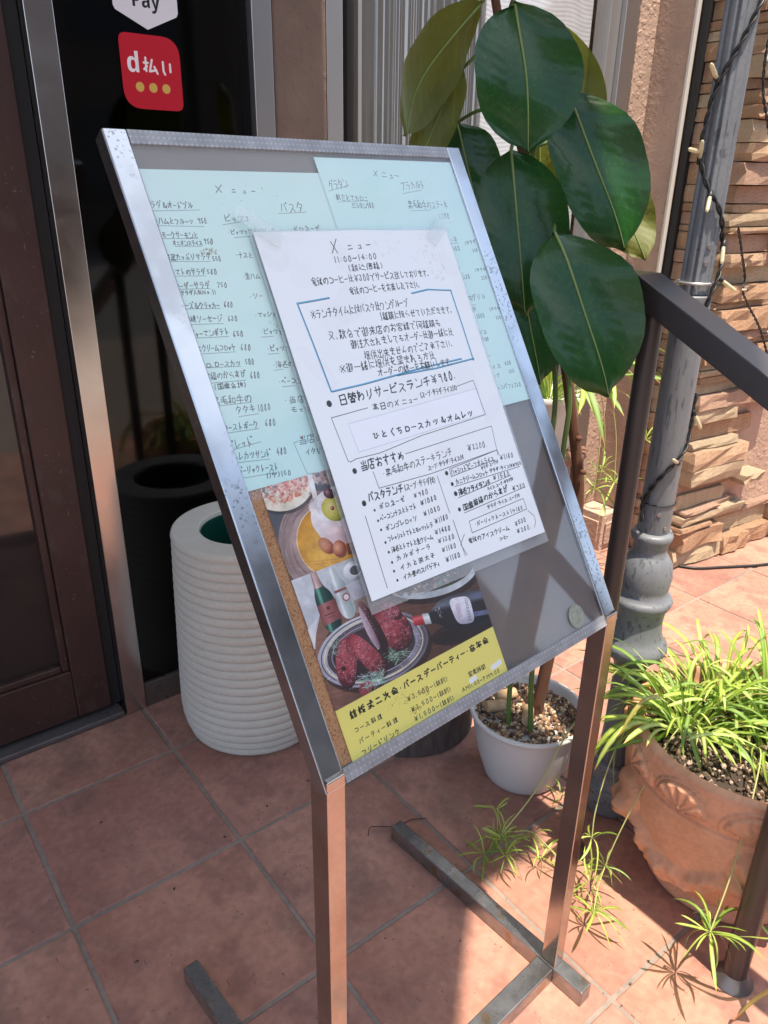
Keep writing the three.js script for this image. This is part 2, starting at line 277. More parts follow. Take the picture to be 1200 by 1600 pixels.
// ---------------------------------------------------------------- handwriting: strokes on a 10 by 10 grid, two digits a point
const G = {
  ア: '118163 535639', イ: '714416 5359', ウ: '5052 1215 12827549', エ: '2181 5158 1888', オ: '1383 6069 6318', カ: '13837868 404519', キ: '2373 1686 4059', ク: '4015 32827449', ケ: '3015 2484 6449', コ: '22828828',
  サ: '1383 3036 706649', シ: '2142 1435 296793', ス: '22825619 5689', セ: '148365 414888', ソ: '2134 816649', タ: '4015 32827449 4566', チ: '7122 1585 515649', ツ: '1325 4254 826748', テ: '2171 1484 545639', ト: '3039 3467',
  ナ: '1484 505649', ニ: '2373 1888', ヌ: '22826618 3567', ネ: '4051 22835619 5559 6788', ノ: '715519', ハ: '3118 6188', ヒ: '202888 8224', フ: '12827549', ヘ: '163387', ホ: '1383 505948 3517 6587',
  マ: '128254 3668', ミ: '2173 2476 1789', ム: '411887 6599', メ: '7118 2268', モ: '2272 1585 424888', ヤ: '148365 3159', ユ: '227268 1888', ヨ: '22828828 2585', ラ: '2171 14847549', リ: '2126 706639', ル: '313518 616894', レ: '202885', ロ: '22828828 2228', ワ: '1215 12826649', ン: '2133 198893', ー: '1585',
  あ: '1272 4048 63381725456769', い: '212739 7277', お: '1262 40482826658769 7193', か: '13636848 4018 7194', き: '2272 1484 4167 276889', く: '704479', け: '2029 3383 706649', こ: '2272 263888', さ: '1383 4166 263888', し: '30386886', す: '1282 505534365559', せ: '1484 7065 313878', た: '1262 4019 5484 577888', ち: '1272 412665757849', て: '1282544669', と: '3045 73262888',
  な: '1252 3116 6384 6468486799', に: '2029 4383 465888', の: '5338171442829679', は: '2029 3484 6068485799', ひ: '1241263868756272 95', ふ: '4152 52446749 2618 7689', ま: '1282 1484 5058385789', み: '2151 511826 5789 7348', め: '2257 62281725448669', も: '41378875 2262 1565', ら: '4152 232635557688 49', り: '2126 706639', れ: '2029 124218 2763687988', る: '2272264565768859 48', わ: '2029 124218 275463748769', を: '1272 402655 74374889', ん: '511946566886', つ: '1472847649',
  0: '5031273859777350', 1: '5059', 2: '224162642888', 3: '2171446577682816', 4: '6026 2686 6369', 5: '7131 3124 246476765827', 6: '6033273859675536', 7: '218149', 8: '5032446668593826446250', 9: '7241234474 7279',
  ':': '5353 5757', '〜': '1534566584', '.': '3838', ',': '3829', '。': '2728383727', '、': '2739', '・': '5555', '(': '614469', ')': '316539', '¥': '2154 8154 5459 2575 2777', '&': '8932 41622638688895', '※': '2288 8228 5151 5959 1515 9595', N: '2922 2288 8882', o: '5436475866755453', A: '5019 5089 2676', P: '2029 20604464 25', M: '1911 1155 5591 9199', ヶ: '3015 2484 6449',
  禾: '7021 1383 5059 5418 5488', 兌: '3142 7162 2373 2326 7376 2676 4619 66688898', 込: '1122 142517 0799 6244 6285', 亻: '7025 4549', 西: '1191 2383 2328 8388 2888 4045 6065', 木: '1383 5059 5418 5488', 各: '4014 32736518 3588 2777 2729 7779 2979', 食: '5013 5093 33737737 3337 3575 3379 5998 5789', 彳: '7021 7314 5459', 夂: '5024 2454 7226 26766879 4628 2789', 至: '1191 5124 2474 5459 2676 1999', 攵: '4014 2282 7219 3489',
  楽: '5041 3262 6235 3565 3235 1122 8172 1534 8564 1787 5659 5719 5789', 下: '1191 5159 5476', 寸: '1393 7078 7857 3547', 重: '8021 1292 24747727 2427 5159 1898 0999', 米: '2132 8172 1494 5059 5518 5598', 頁: '1191 5032 22828727 2227 2484 2686 3719 7799', 阝: '2029 20704474 5627', 艮: '2171 7174 7424 2128 2858 4599 8565', 娄: '2031 7061 1282 4044 4519 1686 6529 3589', 名: '4015 32726538 3676 7679 3979 3639', 卸: '4021 2272 4048 2464 2629 4666 1979', 卩: '2171 7177 2129',
  来: '1282 2334 7363 1585 5059 5519 5599', 店: '5051 1191 1108 5255 5383 3676 3639 7679 3979', 客: '5051 1113 1191 9193 4224 33736427 3588 3676 3639 7679 3979', 羊: '3042 7062 1282 1484 1686 5059 5718 5798', 可: '1191 8189 8969 2454 2427 5457 2757', 氵: '3152 1435 2947', 主: '5061 2282 2585 5259 1999', 文: '5051 1292 7219 3299', 一: '1595', 糸: '5014 1454 7226 2676 5659 3719 6789', 者: '2272 5054 1595 8017 3676 3639 7679 3979 3878', 扌: '1393 5058 5847 1775', 是: '2171 2124 7174 2474 1595 5558 5787 3619 1999', 共: '3035 7075 1383 1696 3719 6799',
  出: '5059 21248481 16199996', 了: '21815345 4548 4827', 承: '31715359 5947 3484 2686 2345 8365 6698', 望: '1151 3031 2124 2454 6064 60909464 6292 2686 2888 5659 0999', 方: '5051 1292 4218 4474 7468 6858', 充: '5051 1292 4224 2474 6384 3519 6568 6898', 原: '1191 1119 5042 33737636 3336 5659 3727 7688', 日: '2181 2129 8189 2585 2989', 替: '1141 1343 2015 3345 5191 5393 7055 7395 3676 3639 7679 3979 3878', 本: '1282 5059 5218 5299 3777', 当: '5054 2133 8173 1585 8589 1989 1787',
  黒: '21818424 2124 2282 5157 2666 0797 1819 3839 5859 8899', 毛: '7022 1484 1686 41489896', 口: '2383 2328 8388 2888', 牛: '3114 2383 0696 5059', 毎: '4012 3292 2428 2484 8487 0696 2898 5459', 老: '2272 5055 1595 8017 3639 3999 8676', 生: '3014 2383 2686 5059 1999', 月: '2118 2181 8189 8969 2383 2686', 太: '1393 5054 5419 5499 4758', 子: '21815355 5559 5937 1595', 土: '2373 5059 1999', 国: '1191 1119 9199 1999 3272 3575 3878 5258 6677', 産: '5051 2282 3233 7263 1494 1419 3544 3686 3888 5559 2999', 若: '1292 3033 7073 1595 5418 3787 3739 8789 3989',
  奚: '7022 2334 5345 2454 5428 2868 1696 5519 5599', 鳥: '5041 2171 2126 7174 2474 2696 2888 8889 1819 3739 5759', 里: '2171 2125 7175 2575 2373 5159 2777 1999', 予: '2171 7153 3344 1585 8566 5559 5937', 菜: '1191 3032 7072 8324 2535 5456 7465 0797 5659 5719 5799', 人: '5119 4499', 気: '3013 2282 14847698 2668 6628', 吉: '1292 5054 2474 3676 3639 7679 3979', 云: '2272 1494 4527 2777 6587', 鬼: '5031 2171 2125 7175 2575 2373 5155 4518 65686898', 也: '1593 8386 5156 22288886', 巾: '2228 2282 8288 5059', 凡: '2118 2171 71787898 4455', 立: '5051 1292 3437 7466 1999', 肉: '5052 1219 1292 9299 5324 5377 5546 4678',
  女: '4016 1688 7219 0494', 昏: '8021 2125 1393 3676 3639 7679 3979 3878', 式: '1393 2656 4649 1958 60676799 7081', 二: '2272 1898', 次: '1123 1927 5034 3383 8374 6428 6599', 会: '5014 5094 3464 1696 5628 2888 7799', 忘: '5051 1292 2225 2585 1618 363979 7977 5657 8698', 年: '3013 2292 3585 3537 0797 5259', 斗: '2142 1435 0796 7079', 王: '1292 2575 5259 1998', 另: '2171 2124 7174 2474 1686 8679 7959 4519', 刂: '3036 8089 8969', 営: '2031 5051 8071 1214 1292 9294 3464 3436 6466 3666 2787 2729 8789 2989', 業: '4042 6062 2132 8172 1393 2575 1797 5259 5718 5799', 寺: '2272 5054 1494 0696 7579 7957 3647', 間: '1119 1141 4144 1444 9199 9161 6164 9464 3666 3639 6669 3969 3868', 又: '21816519 2389',
};
const pairs = { 税: '禾兌', 価: '亻西', 格: '木各', 後: '彳夂', 致: '至攵', 付: '亻寸', 種: '禾重', 類: '米頁', 限: '阝艮', 数: '娄攵', 様: '木羊', 何: '亻可', 注: '氵主', 緒: '糸者', 提: '扌是', 供: '亻共', 統: '糸充', 願: '原頁', 和: '禾口', 海: '氵毎', 明: '日月', 鶏: '奚鳥', 野: '里予', 魂: '云鬼', 地: '土也', 帆: '巾凡', 結: '糸吉', 婚: '女昏', 料: '米斗', 理: '王里', 別: '另刂', 時: '日寺', 払: '扌ム', 御: '彳卸卩' };
const smallKana = { ッ: 'ツ', ャ: 'ヤ', ュ: 'ユ', ョ: 'ヨ', ァ: 'ア', ィ: 'イ', ェ: 'エ', っ: 'つ' };
function strokesOf(ch) {
  const read = (s) => s.split(' ').map((t) => { const o = []; for (let i = 0; i + 1 < t.length; i += 2) o.push([+t[i] / 9, +t[i + 1] / 9]); return o; });
  const fit = (list, x, y, w, h) => list.map((s) => s.map(([a, b]) => [x + a * w, y + b * h]));
  if (smallKana[ch]) return fit(strokesOf(smallKana[ch]), 0.12, 0.34, 0.68, 0.64);
  if (ch === '墨') return [...fit(strokesOf('黒'), 0, 0, 1, 0.68), ...fit(strokesOf('土'), 0.1, 0.62, 0.8, 0.38)];
  if (pairs[ch]) { const c = [...pairs[ch]]; if (c.length === 3) return c.flatMap((q, i) => fit(strokesOf(q), [0, 0.28, 0.68][i], 0, [0.28, 0.38, 0.32][i], 1)); const w = '亻彳氵扌阝'.includes(c[0]) ? 0.34 : 0.44; return [...fit(strokesOf(c[0]), 0, 0, w, 1), ...fit(strokesOf(c[1]), w + 0.03, 0, 0.97 - w, 1)]; }
  const d = ch.normalize('NFD');
  if (d.length > 1) { const base = fit(strokesOf(d[0]), 0, 0.06, 0.9, 0.94); return d[1] === '\u3099' ? [...base, [[0.8, 0], [0.87, 0.12]], [[0.93, -0.03], [1, 0.09]]] : [...base, [[0.88, 0], [0.96, 0.05], [0.94, 0.14], [0.85, 0.14], [0.82, 0.06], [0.88, 0]]]; }
  return G[ch] ? read(G[ch]) : [];
}
const narrow = { '・': 0.55, '。': 0.5, '、': 0.5, '.': 0.5, ',': 0.4, ':': 0.4, '(': 0.5, ')': 0.5, 'ー': 0.75, '〜': 0.8, 1: 0.45 };
function write(ctx, s, entries, lw, color, hand = 1, narrowDigits = 0.68) {
  ctx.strokeStyle = color; ctx.lineCap = ctx.lineJoin = 'round';
  for (const [text, x0, y0, x1, y1, h] of entries) {
    const chars = [...text], ws = chars.map((c) => narrow[c] ?? (/[0-9]/.test(c) ? narrowDigits : smallKana[c] ? 0.72 : 1)), total = ws.reduce((a, b) => a + b, 0), L = Math.hypot(x1 - x0, y1 - y0), unit = L / total, ang = Math.atan2(y1 - y0, x1 - x0); let at = 0;
    chars.forEach((c, i) => {
      const w = unit * ws[i], gh = h * (0.84 + 0.12 * rnd() * hand), cw = Math.min(w * 0.88, gh * 1.1), cx = x0 + Math.cos(ang) * (at + w / 2), cy = y0 + Math.sin(ang) * (at + w / 2); at += w;
      ctx.save(); ctx.scale(s, s); ctx.translate(cx, cy + rr(-0.04, 0.04) * h * hand); ctx.rotate(ang + rr(-0.06, 0.06) * hand); ctx.transform(1, 0, -0.12 * hand, 1, 0, 0); ctx.lineWidth = lw * (0.85 + 0.3 * rnd() * hand);
      for (const st of strokesOf(c)) {
        const q = st.map(([a, b]) => [(a - 0.5) * cw + rr(-0.02, 0.02) * cw * hand, (b - 0.5) * gh + rr(-0.02, 0.02) * gh * hand]);
        ctx.beginPath(); ctx.moveTo(...q[0]);
        if (q.length === 1 || (q.length === 2 && q[0][0] === q[1][0] && q[0][1] === q[1][1])) ctx.lineTo(q[0][0] + 0.05, q[0][1]);
        else if (q.length > 3) { for (let k = 1; k < q.length - 1; k++) ctx.quadraticCurveTo(...q[k], (q[k][0] + q[k + 1][0]) / 2, (q[k][1] + q[k + 1][1]) / 2); ctx.lineTo(...q[q.length - 1]); } else for (let k = 1; k < q.length; k++) ctx.lineTo(...q[k]);
        ctx.stroke();
      }
      ctx.restore();
    });
  }
}
function rule(ctx, s, lines, lw, color, alpha = 1) {
  ctx.save(); ctx.strokeStyle = color; ctx.globalAlpha = alpha; ctx.lineWidth = lw * s; ctx.lineCap = ctx.lineJoin = 'round';
  for (const l of lines) { ctx.beginPath(); for (let i = 0; i < l.length; i += 2) ctx[i ? 'lineTo' : 'moveTo'](l[i] * s, l[i + 1] * s); ctx.stroke(); } ctx.restore();
}
function sheetCanvas(w, h, s, base, paint) {
  const c = document.createElement('canvas'); c.width = Math.round(w * s); c.height = Math.round(h * s); const ctx = c.getContext('2d'); ctx.fillStyle = base; ctx.fillRect(0, 0, c.width, c.height);
  paint(ctx, s); const t = new THREE.CanvasTexture(c); t.colorSpace = THREE.SRGBColorSpace; t.anisotropy = 8; return t;
}
function mottled(ctx, w, h, s, colors, n, size, alpha) { for (let i = 0; i < n; i++) { ctx.globalAlpha = alpha * rnd(); ctx.fillStyle = colors[Math.floor(rnd() * colors.length)]; ctx.beginPath(); ctx.ellipse(rnd() * w * s, rnd() * h * s, size * s * rr(0.3, 1), size * s * rr(0.2, 0.8), rnd() * 3, 0, 7); ctx.fill(); } ctx.globalAlpha = 1; }
function specks(ctx, s, x, y, rx, ry, n, size, color, alpha) { ctx.fillStyle = color; for (let i = 0; i < n; i++) { ctx.globalAlpha = alpha * rr(0.3, 1); const a = rnd() * 6.283, d = Math.sqrt(rnd()); ctx.beginPath(); ctx.ellipse((x + Math.cos(a) * d * rx) * s, (y + Math.sin(a) * d * ry) * s, size * s * rr(0.3, 1), size * s * rr(0.3, 0.9), rnd() * 3, 0, 7); ctx.fill(); } ctx.globalAlpha = 1; }

// texts of the four sheets: [text, start x, y, end x, y, letter height] in millimetres on the sheet
const white = [
["メ",82.9,15.8,97.8,16.1,19.1],["ニュー",101.7,17.7,139.6,15.5,7.5],["11:00〜14:00",83.4,30.5,141.0,28.6,6.7],["(税込価格)",97.5,39.9,145.6,38.8,7.8],
["食後のコーヒーは¥300でサービス致しております。",48.1,51.4,209.1,50.2,8.6],["食後のコーヒーをお楽しみ下さい。",90.0,64.0,189.0,62.8,8.7],["※ランチタイムに付パスタはワングループ",35.1,83.9,162.7,81.6,9.8],
["1種類に限らせていただきます。",118.7,93.6,226.0,94.3,9.1],["又、数名で御来店のお客様で何種類も",47.3,107.0,200.6,107.6,9.5],["御注文されましてもオーダーは御一緒には",71.3,118.8,215.1,119.4,9.6],
["提供出来ませんのでご了承下さい。",83.2,131.8,209.6,131.8,9.6],["※御一緒に提供を望まれる方は",47.0,141.1,177.1,142.6,9.3],["オーダーの統一をお願いします。",92.8,151.3,199.6,152.4,8.8],
["本日のメニュー",71.4,184.7,134.6,184.9,7.5],["(スープ・サラダ・ライス付)",137.9,182.1,194.4,181.5,6.6],["・黒毛和牛のステーキランチ",58.3,251.3,158.8,247.1,8.6],
["¥2300.",180.0,248.7,213.1,249.9,7.9],["スープ・サラダ・ライス付",118.8,257.9,171.9,256.4,5.5],["(スープ・サラダ付)",80.3,270.2,123.9,271.1,7.3],
["ボロネーゼ",41.1,281.6,77.5,281.0,5.8],["¥980",87.8,280.8,109.7,280.5,5.6],["ベーコンナスとトマト",38.0,292.5,89.0,291.1,5.8],["¥1080",93.6,290.1,118.3,289.0,5.6],
["ボンゴレロッソ",40.9,302.9,84.8,302.8,5.8],["¥1080",93.0,301.6,118.4,300.4,5.6],["フレッシュトマトとモッツァレラ",39.7,313.7,102.2,314.6,5.8],
["¥1180",104.8,312.1,125.2,311.8,5.6],["海老とトマトと生クリーム",40.4,324.6,97.3,326.1,5.8],["¥1480",100.2,322.6,123.8,323.4,5.6],
["カルボナーラ",41.7,334.1,91.1,334.0,5.8],["¥1380",100.4,332.3,125.5,333.1,5.6],["イカと明太子",43.0,343.6,92.5,343.9,5.7],["¥1180",101.8,342.3,123.7,342.4,5.6],
["イカ墨のスパゲティ",43.6,353.5,94.8,353.6,5.7],["¥1180",102.4,352.6,125.2,353.1,5.6],["ハッシュドビーフオムライス",147.7,268.9,215.4,267.0,6.7],
["¥1180",223.8,268.0,248.3,269.4,6.3],["サラダ・スープ付",191.0,274.1,220.3,271.4,4.5],["カニクリームコロッケ",150.0,279.8,199.8,280.0,6.0],
["サラダ・ライス付¥980",202.1,279.2,256.3,280.9,4.5],["¥1580",202.2,287.3,232.3,288.4,6.2],["ライス・スープ・サラダ付",190.8,297.6,234.2,295.0,4.0],
["¥980",226.5,305.0,250.4,306.3,6.3],["サラダ・ライス・スープ付",182.3,316.3,236.0,314.8,4.4],["・ガーリックトースト1ヶ180",156.1,328.9,234.4,329.0,5.1],
["食後のアイスクリーム",140.8,343.0,204.8,344.8,5.9],["¥500",213.3,343.6,233.1,342.5,5.9],["コーヒー",184.5,352.9,198.8,353.4,4.3],
["¥280.",212.5,351.6,238.7,352.3,5.6],];
const whiteBold = [
["日替わりサービスランチ¥980.",34.1,172.0,199.5,167.2,11.0],["ひとくちロースカツ&オムレツ",60.1,213.1,206.9,212.3,7.9],["当店おすすめ",34.8,238.7,93.5,238.3,10.3],
["パスタランチ",31.9,269.8,79.4,270.0,8.7],["海老フライランチ",149.4,291.4,198.8,290.6,6.6],["国産若鶏のからあげ",148.3,308.0,221.3,303.2,7.2],];
const whiteLines = [
[20.2,187.1,66.7,184.4],[194.9,180.3,222.6,177.2,225.3,217.6,157.3,221.8,125.9,223.5,63.7,230.8,33.3,230.8,25.3,232.5,23.1,231.0,20.2,187.1],
[95.7,237.9,228.8,231.7,223.6,265.0],[48.5,246.9,49.4,264.0,119.2,264.4,225.0,259.1],[22.4,286.1,22.0,357.4],[127.9,268.3,128.7,308.9],
[130.1,317.4,130.5,340.4],[130.1,317.1,131.3,356.4],[147.6,265.0,224.9,259.2,225.3,264.8],[147.6,265.0,146.7,273.2,215.5,269.0],
[147.1,284.4,206.5,284.2,252.6,284.3],[147.0,296.7,233.2,290.6],[148.4,313.9,249.5,308.2],
[151.2,323.7,239.8,319.9,239.9,332.4,150.0,336.4,151.2,323.7],[139.1,334.8,130.0,343.3,134.1,356.0],[240.9,334.7,247.8,342.0,247.6,349.0,242.7,354.7],];
const whiteBlue = [
[63.5,68.9,24.1,71.9,26.8,110.6,29.7,162.1,71.1,160.1,149.6,154.1,214.5,150.9],[171.7,72.1,198.0,68.9,233.6,71.8],
[233.1,71.9,233.4,114.4,232.8,154.6],[116.4,157.3,172.6,156.8,234.6,152.8],];
const whiteSlip = [
[37.6,196.1,224.5,186.8,222.8,216.7,39.2,225.2],];
const whiteDots = [
[23.1,173.3,3.0],[26.8,241.8,2.6],[25.6,274.0,2.6],[141.8,268.3,2.2],[144.7,281.0,2],[145.1,291.7,2.4],[143.2,308.7,2],[35.4,283.2,1.2],
[35.6,293.9,1.2],[35.7,303.1,1.2],[36.2,316.0,1.2],[36.5,325.8,1.2],[36.6,336.2,1.2],[35.7,344.7,1.2],[36.2,354.1,1.2],];
const greenL = [
["メ",77.9,18.2,90.8,18.1,11.9],["ニュー",92.4,19.3,125.8,20.3,5.1],["サラダ&オードブル",5.4,32.4,51.3,34.3,7.1],["生ハムとフルーツ",7.9,47.6,46.6,49.4,6.5],
["950",50.8,48.2,60.3,49.0,6.3],["スモークサーモンと",7.1,60.4,46.6,62.1,6.5],["オニオンスライス",19.4,68.4,48.4,69.4,5.0],["950",49.7,67.6,59.6,69.2,6.3],
["野菜たっぷりサラダ",7.6,81.4,52.2,82.3,6.4],["550",52.6,84.7,61.7,85.2,5.8],["トマトのサラダ",7.8,94.8,42.0,96.3,6.4],["580",42.7,96.3,53.3,97.5,5.9],
["シーザーサラダ",6.4,107.5,42.0,108.9,6.4],["750",48.3,109.3,59.0,110.7,5.9],["(サラダ人気No.1)",8.9,114.1,45.4,115.8,4.9],
["チーズ&クラッカー",6.9,125.1,44.7,128.4,6.3],["680",48.7,128.1,58.1,129.6,5.9],["吉魂ソーセージ",6.1,137.8,43.0,140.3,6.9],["630",47.8,141.4,58.1,142.4,5.9],
["ピッツァ",78.3,46.8,106.6,46.6,7.8],["・ピッツァマルゲリータ",77.4,60.5,131.0,60.6,5.7],["・ナスと",77.5,82.2,96.3,83.7,6.2],["・生ハム",77.3,103.1,96.9,104.6,6.1],
["・ソー",76.8,122.9,92.8,123.2,6.1],["・マッシュ",76.3,140.9,99.8,142.1,5.8],["ジャーマンポテト",6.6,151.8,45.5,153.2,6.6],["650",47.8,155.9,58.7,157.1,6.4],
["カニクリームコロッケ",4.6,164.4,46.5,168.4,6.6],["680",50.9,169.0,61.7,170.9,6.8],["一口、ロースカツ",6.0,179.7,46.2,183.5,6.2],["500",50.5,182.9,60.1,184.2,6.4],
["若鶏のからあげ",6.9,190.9,47.9,193.4,7.0],["680",51.1,195.7,61.4,197.2,6.7],["(国産各地)",12.2,200.5,44.9,203.3,5.8],["黒毛和牛の",5.9,212.9,45.3,216.6,8.7],
["タタキ",25.2,224.5,45.9,225.8,7.6],["1080",47.6,226.7,61.5,227.9,7.1],["ローストポーク",7.6,237.7,42.9,240.9,7.2],["680",49.7,241.0,61.4,242.6,6.8],
["ブレッド",6.0,254.3,32.5,254.5,9.6],["ヘレカツサンド",7.9,264.6,46.0,268.7,7.5],["480",51.5,268.7,62.7,270.4,7.0],["ガーリックトースト",8.3,277.5,49.1,282.1,7.1],
["(1ヶ)150",33.4,287.5,59.8,290.6,5.6],["・ピッツァ",76.4,157.3,100.5,159.3,6.6],["・ピッツァ",77.2,173.7,101.4,175.9,6.6],["・海老の",77.4,189.7,101.1,191.7,6.9],
["・ベーコン",77.6,205.9,103.4,208.5,6.9],["・当店",76.4,223.9,100.8,226.5,7.1],["モッツ",80.2,234.3,104.5,236.1,7.1],["当店の",78.3,263.2,106.3,265.7,9.3],
["イタリア",81.4,275.7,105.7,278.3,6.4],["パスタ",144.8,36.3,173.6,36.4,11.6],["・ボロネーゼ",147.0,60.0,185.0,58.9,6.0],];
const greenLLines = [
[7.9,38.8,56.9,38.3],[8.7,52.2,55.8,54.2],[7.6,64.1,45.4,65.3],[20.6,71.7,47.2,72.7],[7.5,85.1,50.4,87.3],[8.9,98.6,40.6,100.4],
[7.1,110.5,40.7,112.4],[6.9,128.6,44.3,131.4],[6.7,142.9,42.3,145.6],[75.4,53.0,106.4,49.1],[82.9,65.6,117.7,64.7],[6.6,155.3,43.0,158.0],
[7.0,170.0,44.9,172.7],[7.3,182.8,45.2,186.4],[7.3,196.8,45.5,199.7],[7.8,217.9,43.9,220.3],[26.7,230.9,47.0,231.8],[7.0,242.8,42.0,245.0],
[8.9,258.4,40.2,257.0],[7.9,269.9,42.6,274.0],[8.3,284.3,45.7,287.4],[76.2,162.6,89.0,163.1],[77.1,179.3,88.9,180.0],[78.2,195.1,88.0,195.5],
[80.4,211.6,94.3,212.8],[77.9,264.3,72.6,265.1,75.8,295.6,93.9,298.5],[141.0,43.1,175.0,41.9],];
const greenR = [
["グラタン",7.5,30.6,33.2,27.1,10.6],["メニュー",72.6,16.0,112.7,18.2,9.0],["アラカルト",108.8,30.4,147.5,27.6,10.3],["・帆立とマカロニ",8.2,43.2,54.9,45.2,7.7],
["グラタン980",29.2,52.6,59.8,52.8,6.9],["・黒毛和牛のステーキ",106.2,51.8,173.9,52.7,10.6],["2200",151.7,66.6,170.6,66.8,7.4],["ステーキ",142.4,95.9,171.1,94.8,7.7],
["1080",153.7,107.0,169.8,106.2,6.3],["(サラダ",180.3,100.8,200.7,98.7,4.9],["220",189.2,109.9,198.6,109.6,4.9],["カツ",139.1,132.4,160.0,131.5,8.3],
["1380",156.5,141.3,170.6,140.7,5.8],["(サラダ",181.8,134.2,202.8,133.7,4.8],["220",188.4,144.1,199.0,143.8,5.1],["の肉グリル",146.5,166.8,185.0,166.4,8.0],
["各地)",148.0,180.6,163.7,178.9,6.1],["1080",158.9,189.2,173.1,189.2,5.7],["(サラダ",184.3,183.0,203.5,182.6,4.8],["220",190.4,194.2,200.1,194.0,4.7],
["ライス",148.0,207.9,167.8,208.7,5.4],["スープ200",146.8,216.7,166.8,217.2,4.9],["アイス",147.9,250.4,172.6,250.3,6.0],["500",179.1,249.8,190.9,249.7,5.4],
["スープ",147.8,261.0,165.4,260.8,5.6],["250",181.6,260.0,191.8,260.0,5.2],["チョコパフェ730",147.5,274.4,195.4,277.6,6.0],];
const greenRLines = [
[5.0,36.9,34.5,30.3],[107.8,39.4,139.6,35.1],[12.8,48.8,53.4,47.3],[28.2,55.2,46.9,54.4],[110.7,59.7,144.3,58.9],[148.3,99.7,170.8,99.8],
[149.0,136.2,162.8,136.2],[148.6,175.0,164.6,175.0],[147.6,238.3,161.6,236.6],];
const posterBold = [
["結婚式二次会・バースデーパーティー・忘年会",11.3,257.6,198.2,255.6,7.5],];
const poster = [
["コース料理",10.7,271.5,45.2,271.6,5.4],["¥3,500〜(税別)",75.6,269.9,131.0,270.8,5.7],["パーティー料理",11.7,282.5,60.4,281.5,5.4],
["¥2,500〜(税別)",76.2,280.5,130.7,281.4,5.7],["フリードリンク",11.1,292.8,57.9,292.0,5.4],["¥1,500〜(税別)",76.2,290.0,131.0,290.7,5.7],
["営業時間",156.9,278.3,182.5,278.8,5.8],["AM11:00〜PM9:00",142.6,288.9,199.5,290.3,4.6],];

const whiteTex = sheetCanvas(257, 364, 4.6, '#f4f7fa', (c, s) => {
  mottled(c, 257, 364, s, ['#e8eaee', '#f8f9fa', '#e6e6ea'], 60, 30, 0.25);
  specks(c, s, 225, 30, 16, 34, 60, 2.2, '#c9c3c6', 0.3); specks(c, s, 150, 40, 60, 30, 40, 3, '#d6d4da', 0.25);
  c.fillStyle = '#f7f9ff'; c.beginPath(); for (let i = 0; i < 8; i += 2) c[i ? 'lineTo' : 'moveTo'](whiteSlip[0][i] * s, whiteSlip[0][i + 1] * s); c.closePath(); c.fill(); rule(c, s, [[...whiteSlip[0], whiteSlip[0][0], whiteSlip[0][1]]], 0.35, '#9fb0cc');
  rule(c, s, whiteBlue, 1.5, '#3f9fd0', 0.85); rule(c, s, whiteBlue.map((l) => l.map((x, i) => x + (i % 2 ? 0.8 : 0.9))), 0.55, '#27282c');
  rule(c, s, whiteLines, 0.6, '#1d1e21');
  c.fillStyle = '#17181b'; for (const [x, y, r] of whiteDots) { c.beginPath(); c.ellipse(x * s, y * s, r * s, r * s * 1.1, 0.3, 0, 7); c.fill(); }
  write(c, s, white, 0.8, '#1b1c20'); write(c, s, whiteBold, 1.2, '#151619');
});
const greenLeftTex = sheetCanvas(210, 297, 4.4, '#d0ece5', (c, s) => {
  mottled(c, 210, 297, s, ['#c1e8dd', '#d0efea', '#bfe6da', '#d5efec'], 60, 30, 0.35);
  rule(c, s, greenLLines, 0.45, '#3c4a4c', 0.8); write(c, s, greenL, 0.68, '#2c3638');
  specks(c, s, 52, 78, 9, 3.5, 46, 1.3, '#6b5836', 0.6); specks(c, s, 130, 118, 8, 7, 30, 1.4, '#6f6650', 0.5); specks(c, s, 96, 150, 6, 5, 26, 0.8, '#6f6650', 0.5); specks(c, s, 100, 22, 60, 12, 12, 0.8, '#55605e', 0.5);
  c.fillStyle = '#8c2f22'; c.beginPath(); c.ellipse(83 * s, 262 * s, 1.6 * s, 1.2 * s, 0, 0, 7); c.fill();
});
const greenRightTex = sheetCanvas(210, 297, 4.4, '#ceece7', (c, s) => {
  mottled(c, 210, 297, s, ['#c0e7dd', '#d0efea', '#c4e7e6', '#d5efec'], 60, 30, 0.35);
  rule(c, s, greenRLines, 0.4, '#47575c', 0.8); write(c, s, greenR, 0.6, '#364347');
  specks(c, s, 150, 20, 60, 20, 14, 0.8, '#55605e', 0.4);
});
function blobs(c, s, x, y, rx, ry, n, r, colors, al = 0.9) { for (let i = 0; i < n; i++) { const a = rnd() * 6.283, d = Math.sqrt(rnd()); c.globalAlpha = al * rr(0.5, 1); c.fillStyle = colors[Math.floor(rnd() * colors.length)]; c.beginPath(); c.ellipse((x + Math.cos(a) * d * rx) * s, (y + Math.sin(a) * d * ry) * s, r * s * rr(0.3, 1), r * s * rr(0.2, 0.7), rnd() * 3, 0, 7); c.fill(); } c.globalAlpha = 1; }
function oval(c, s, x, y, rx, ry, t, fill, stroke, lw) { c.beginPath(); c.ellipse(x * s, y * s, rx * s, ry * s, t, 0, 7); if (fill) { c.fillStyle = fill; c.fill(); } if (stroke) { c.strokeStyle = stroke; c.lineWidth = lw * s; c.stroke(); } }
function poly(c, s, pts, fill) { c.fillStyle = fill; c.beginPath(); pts.forEach(([x, y], i) => c[i ? 'lineTo' : 'moveTo'](x * s, y * s)); c.closePath(); c.fill(); }
function radial(c, s, x, y, r0, r1, stops) { const g = c.createRadialGradient(x * s, y * s, r0 * s, x * s, y * s, r1 * s); stops.forEach(([t, k]) => g.addColorStop(t, k)); return g; }
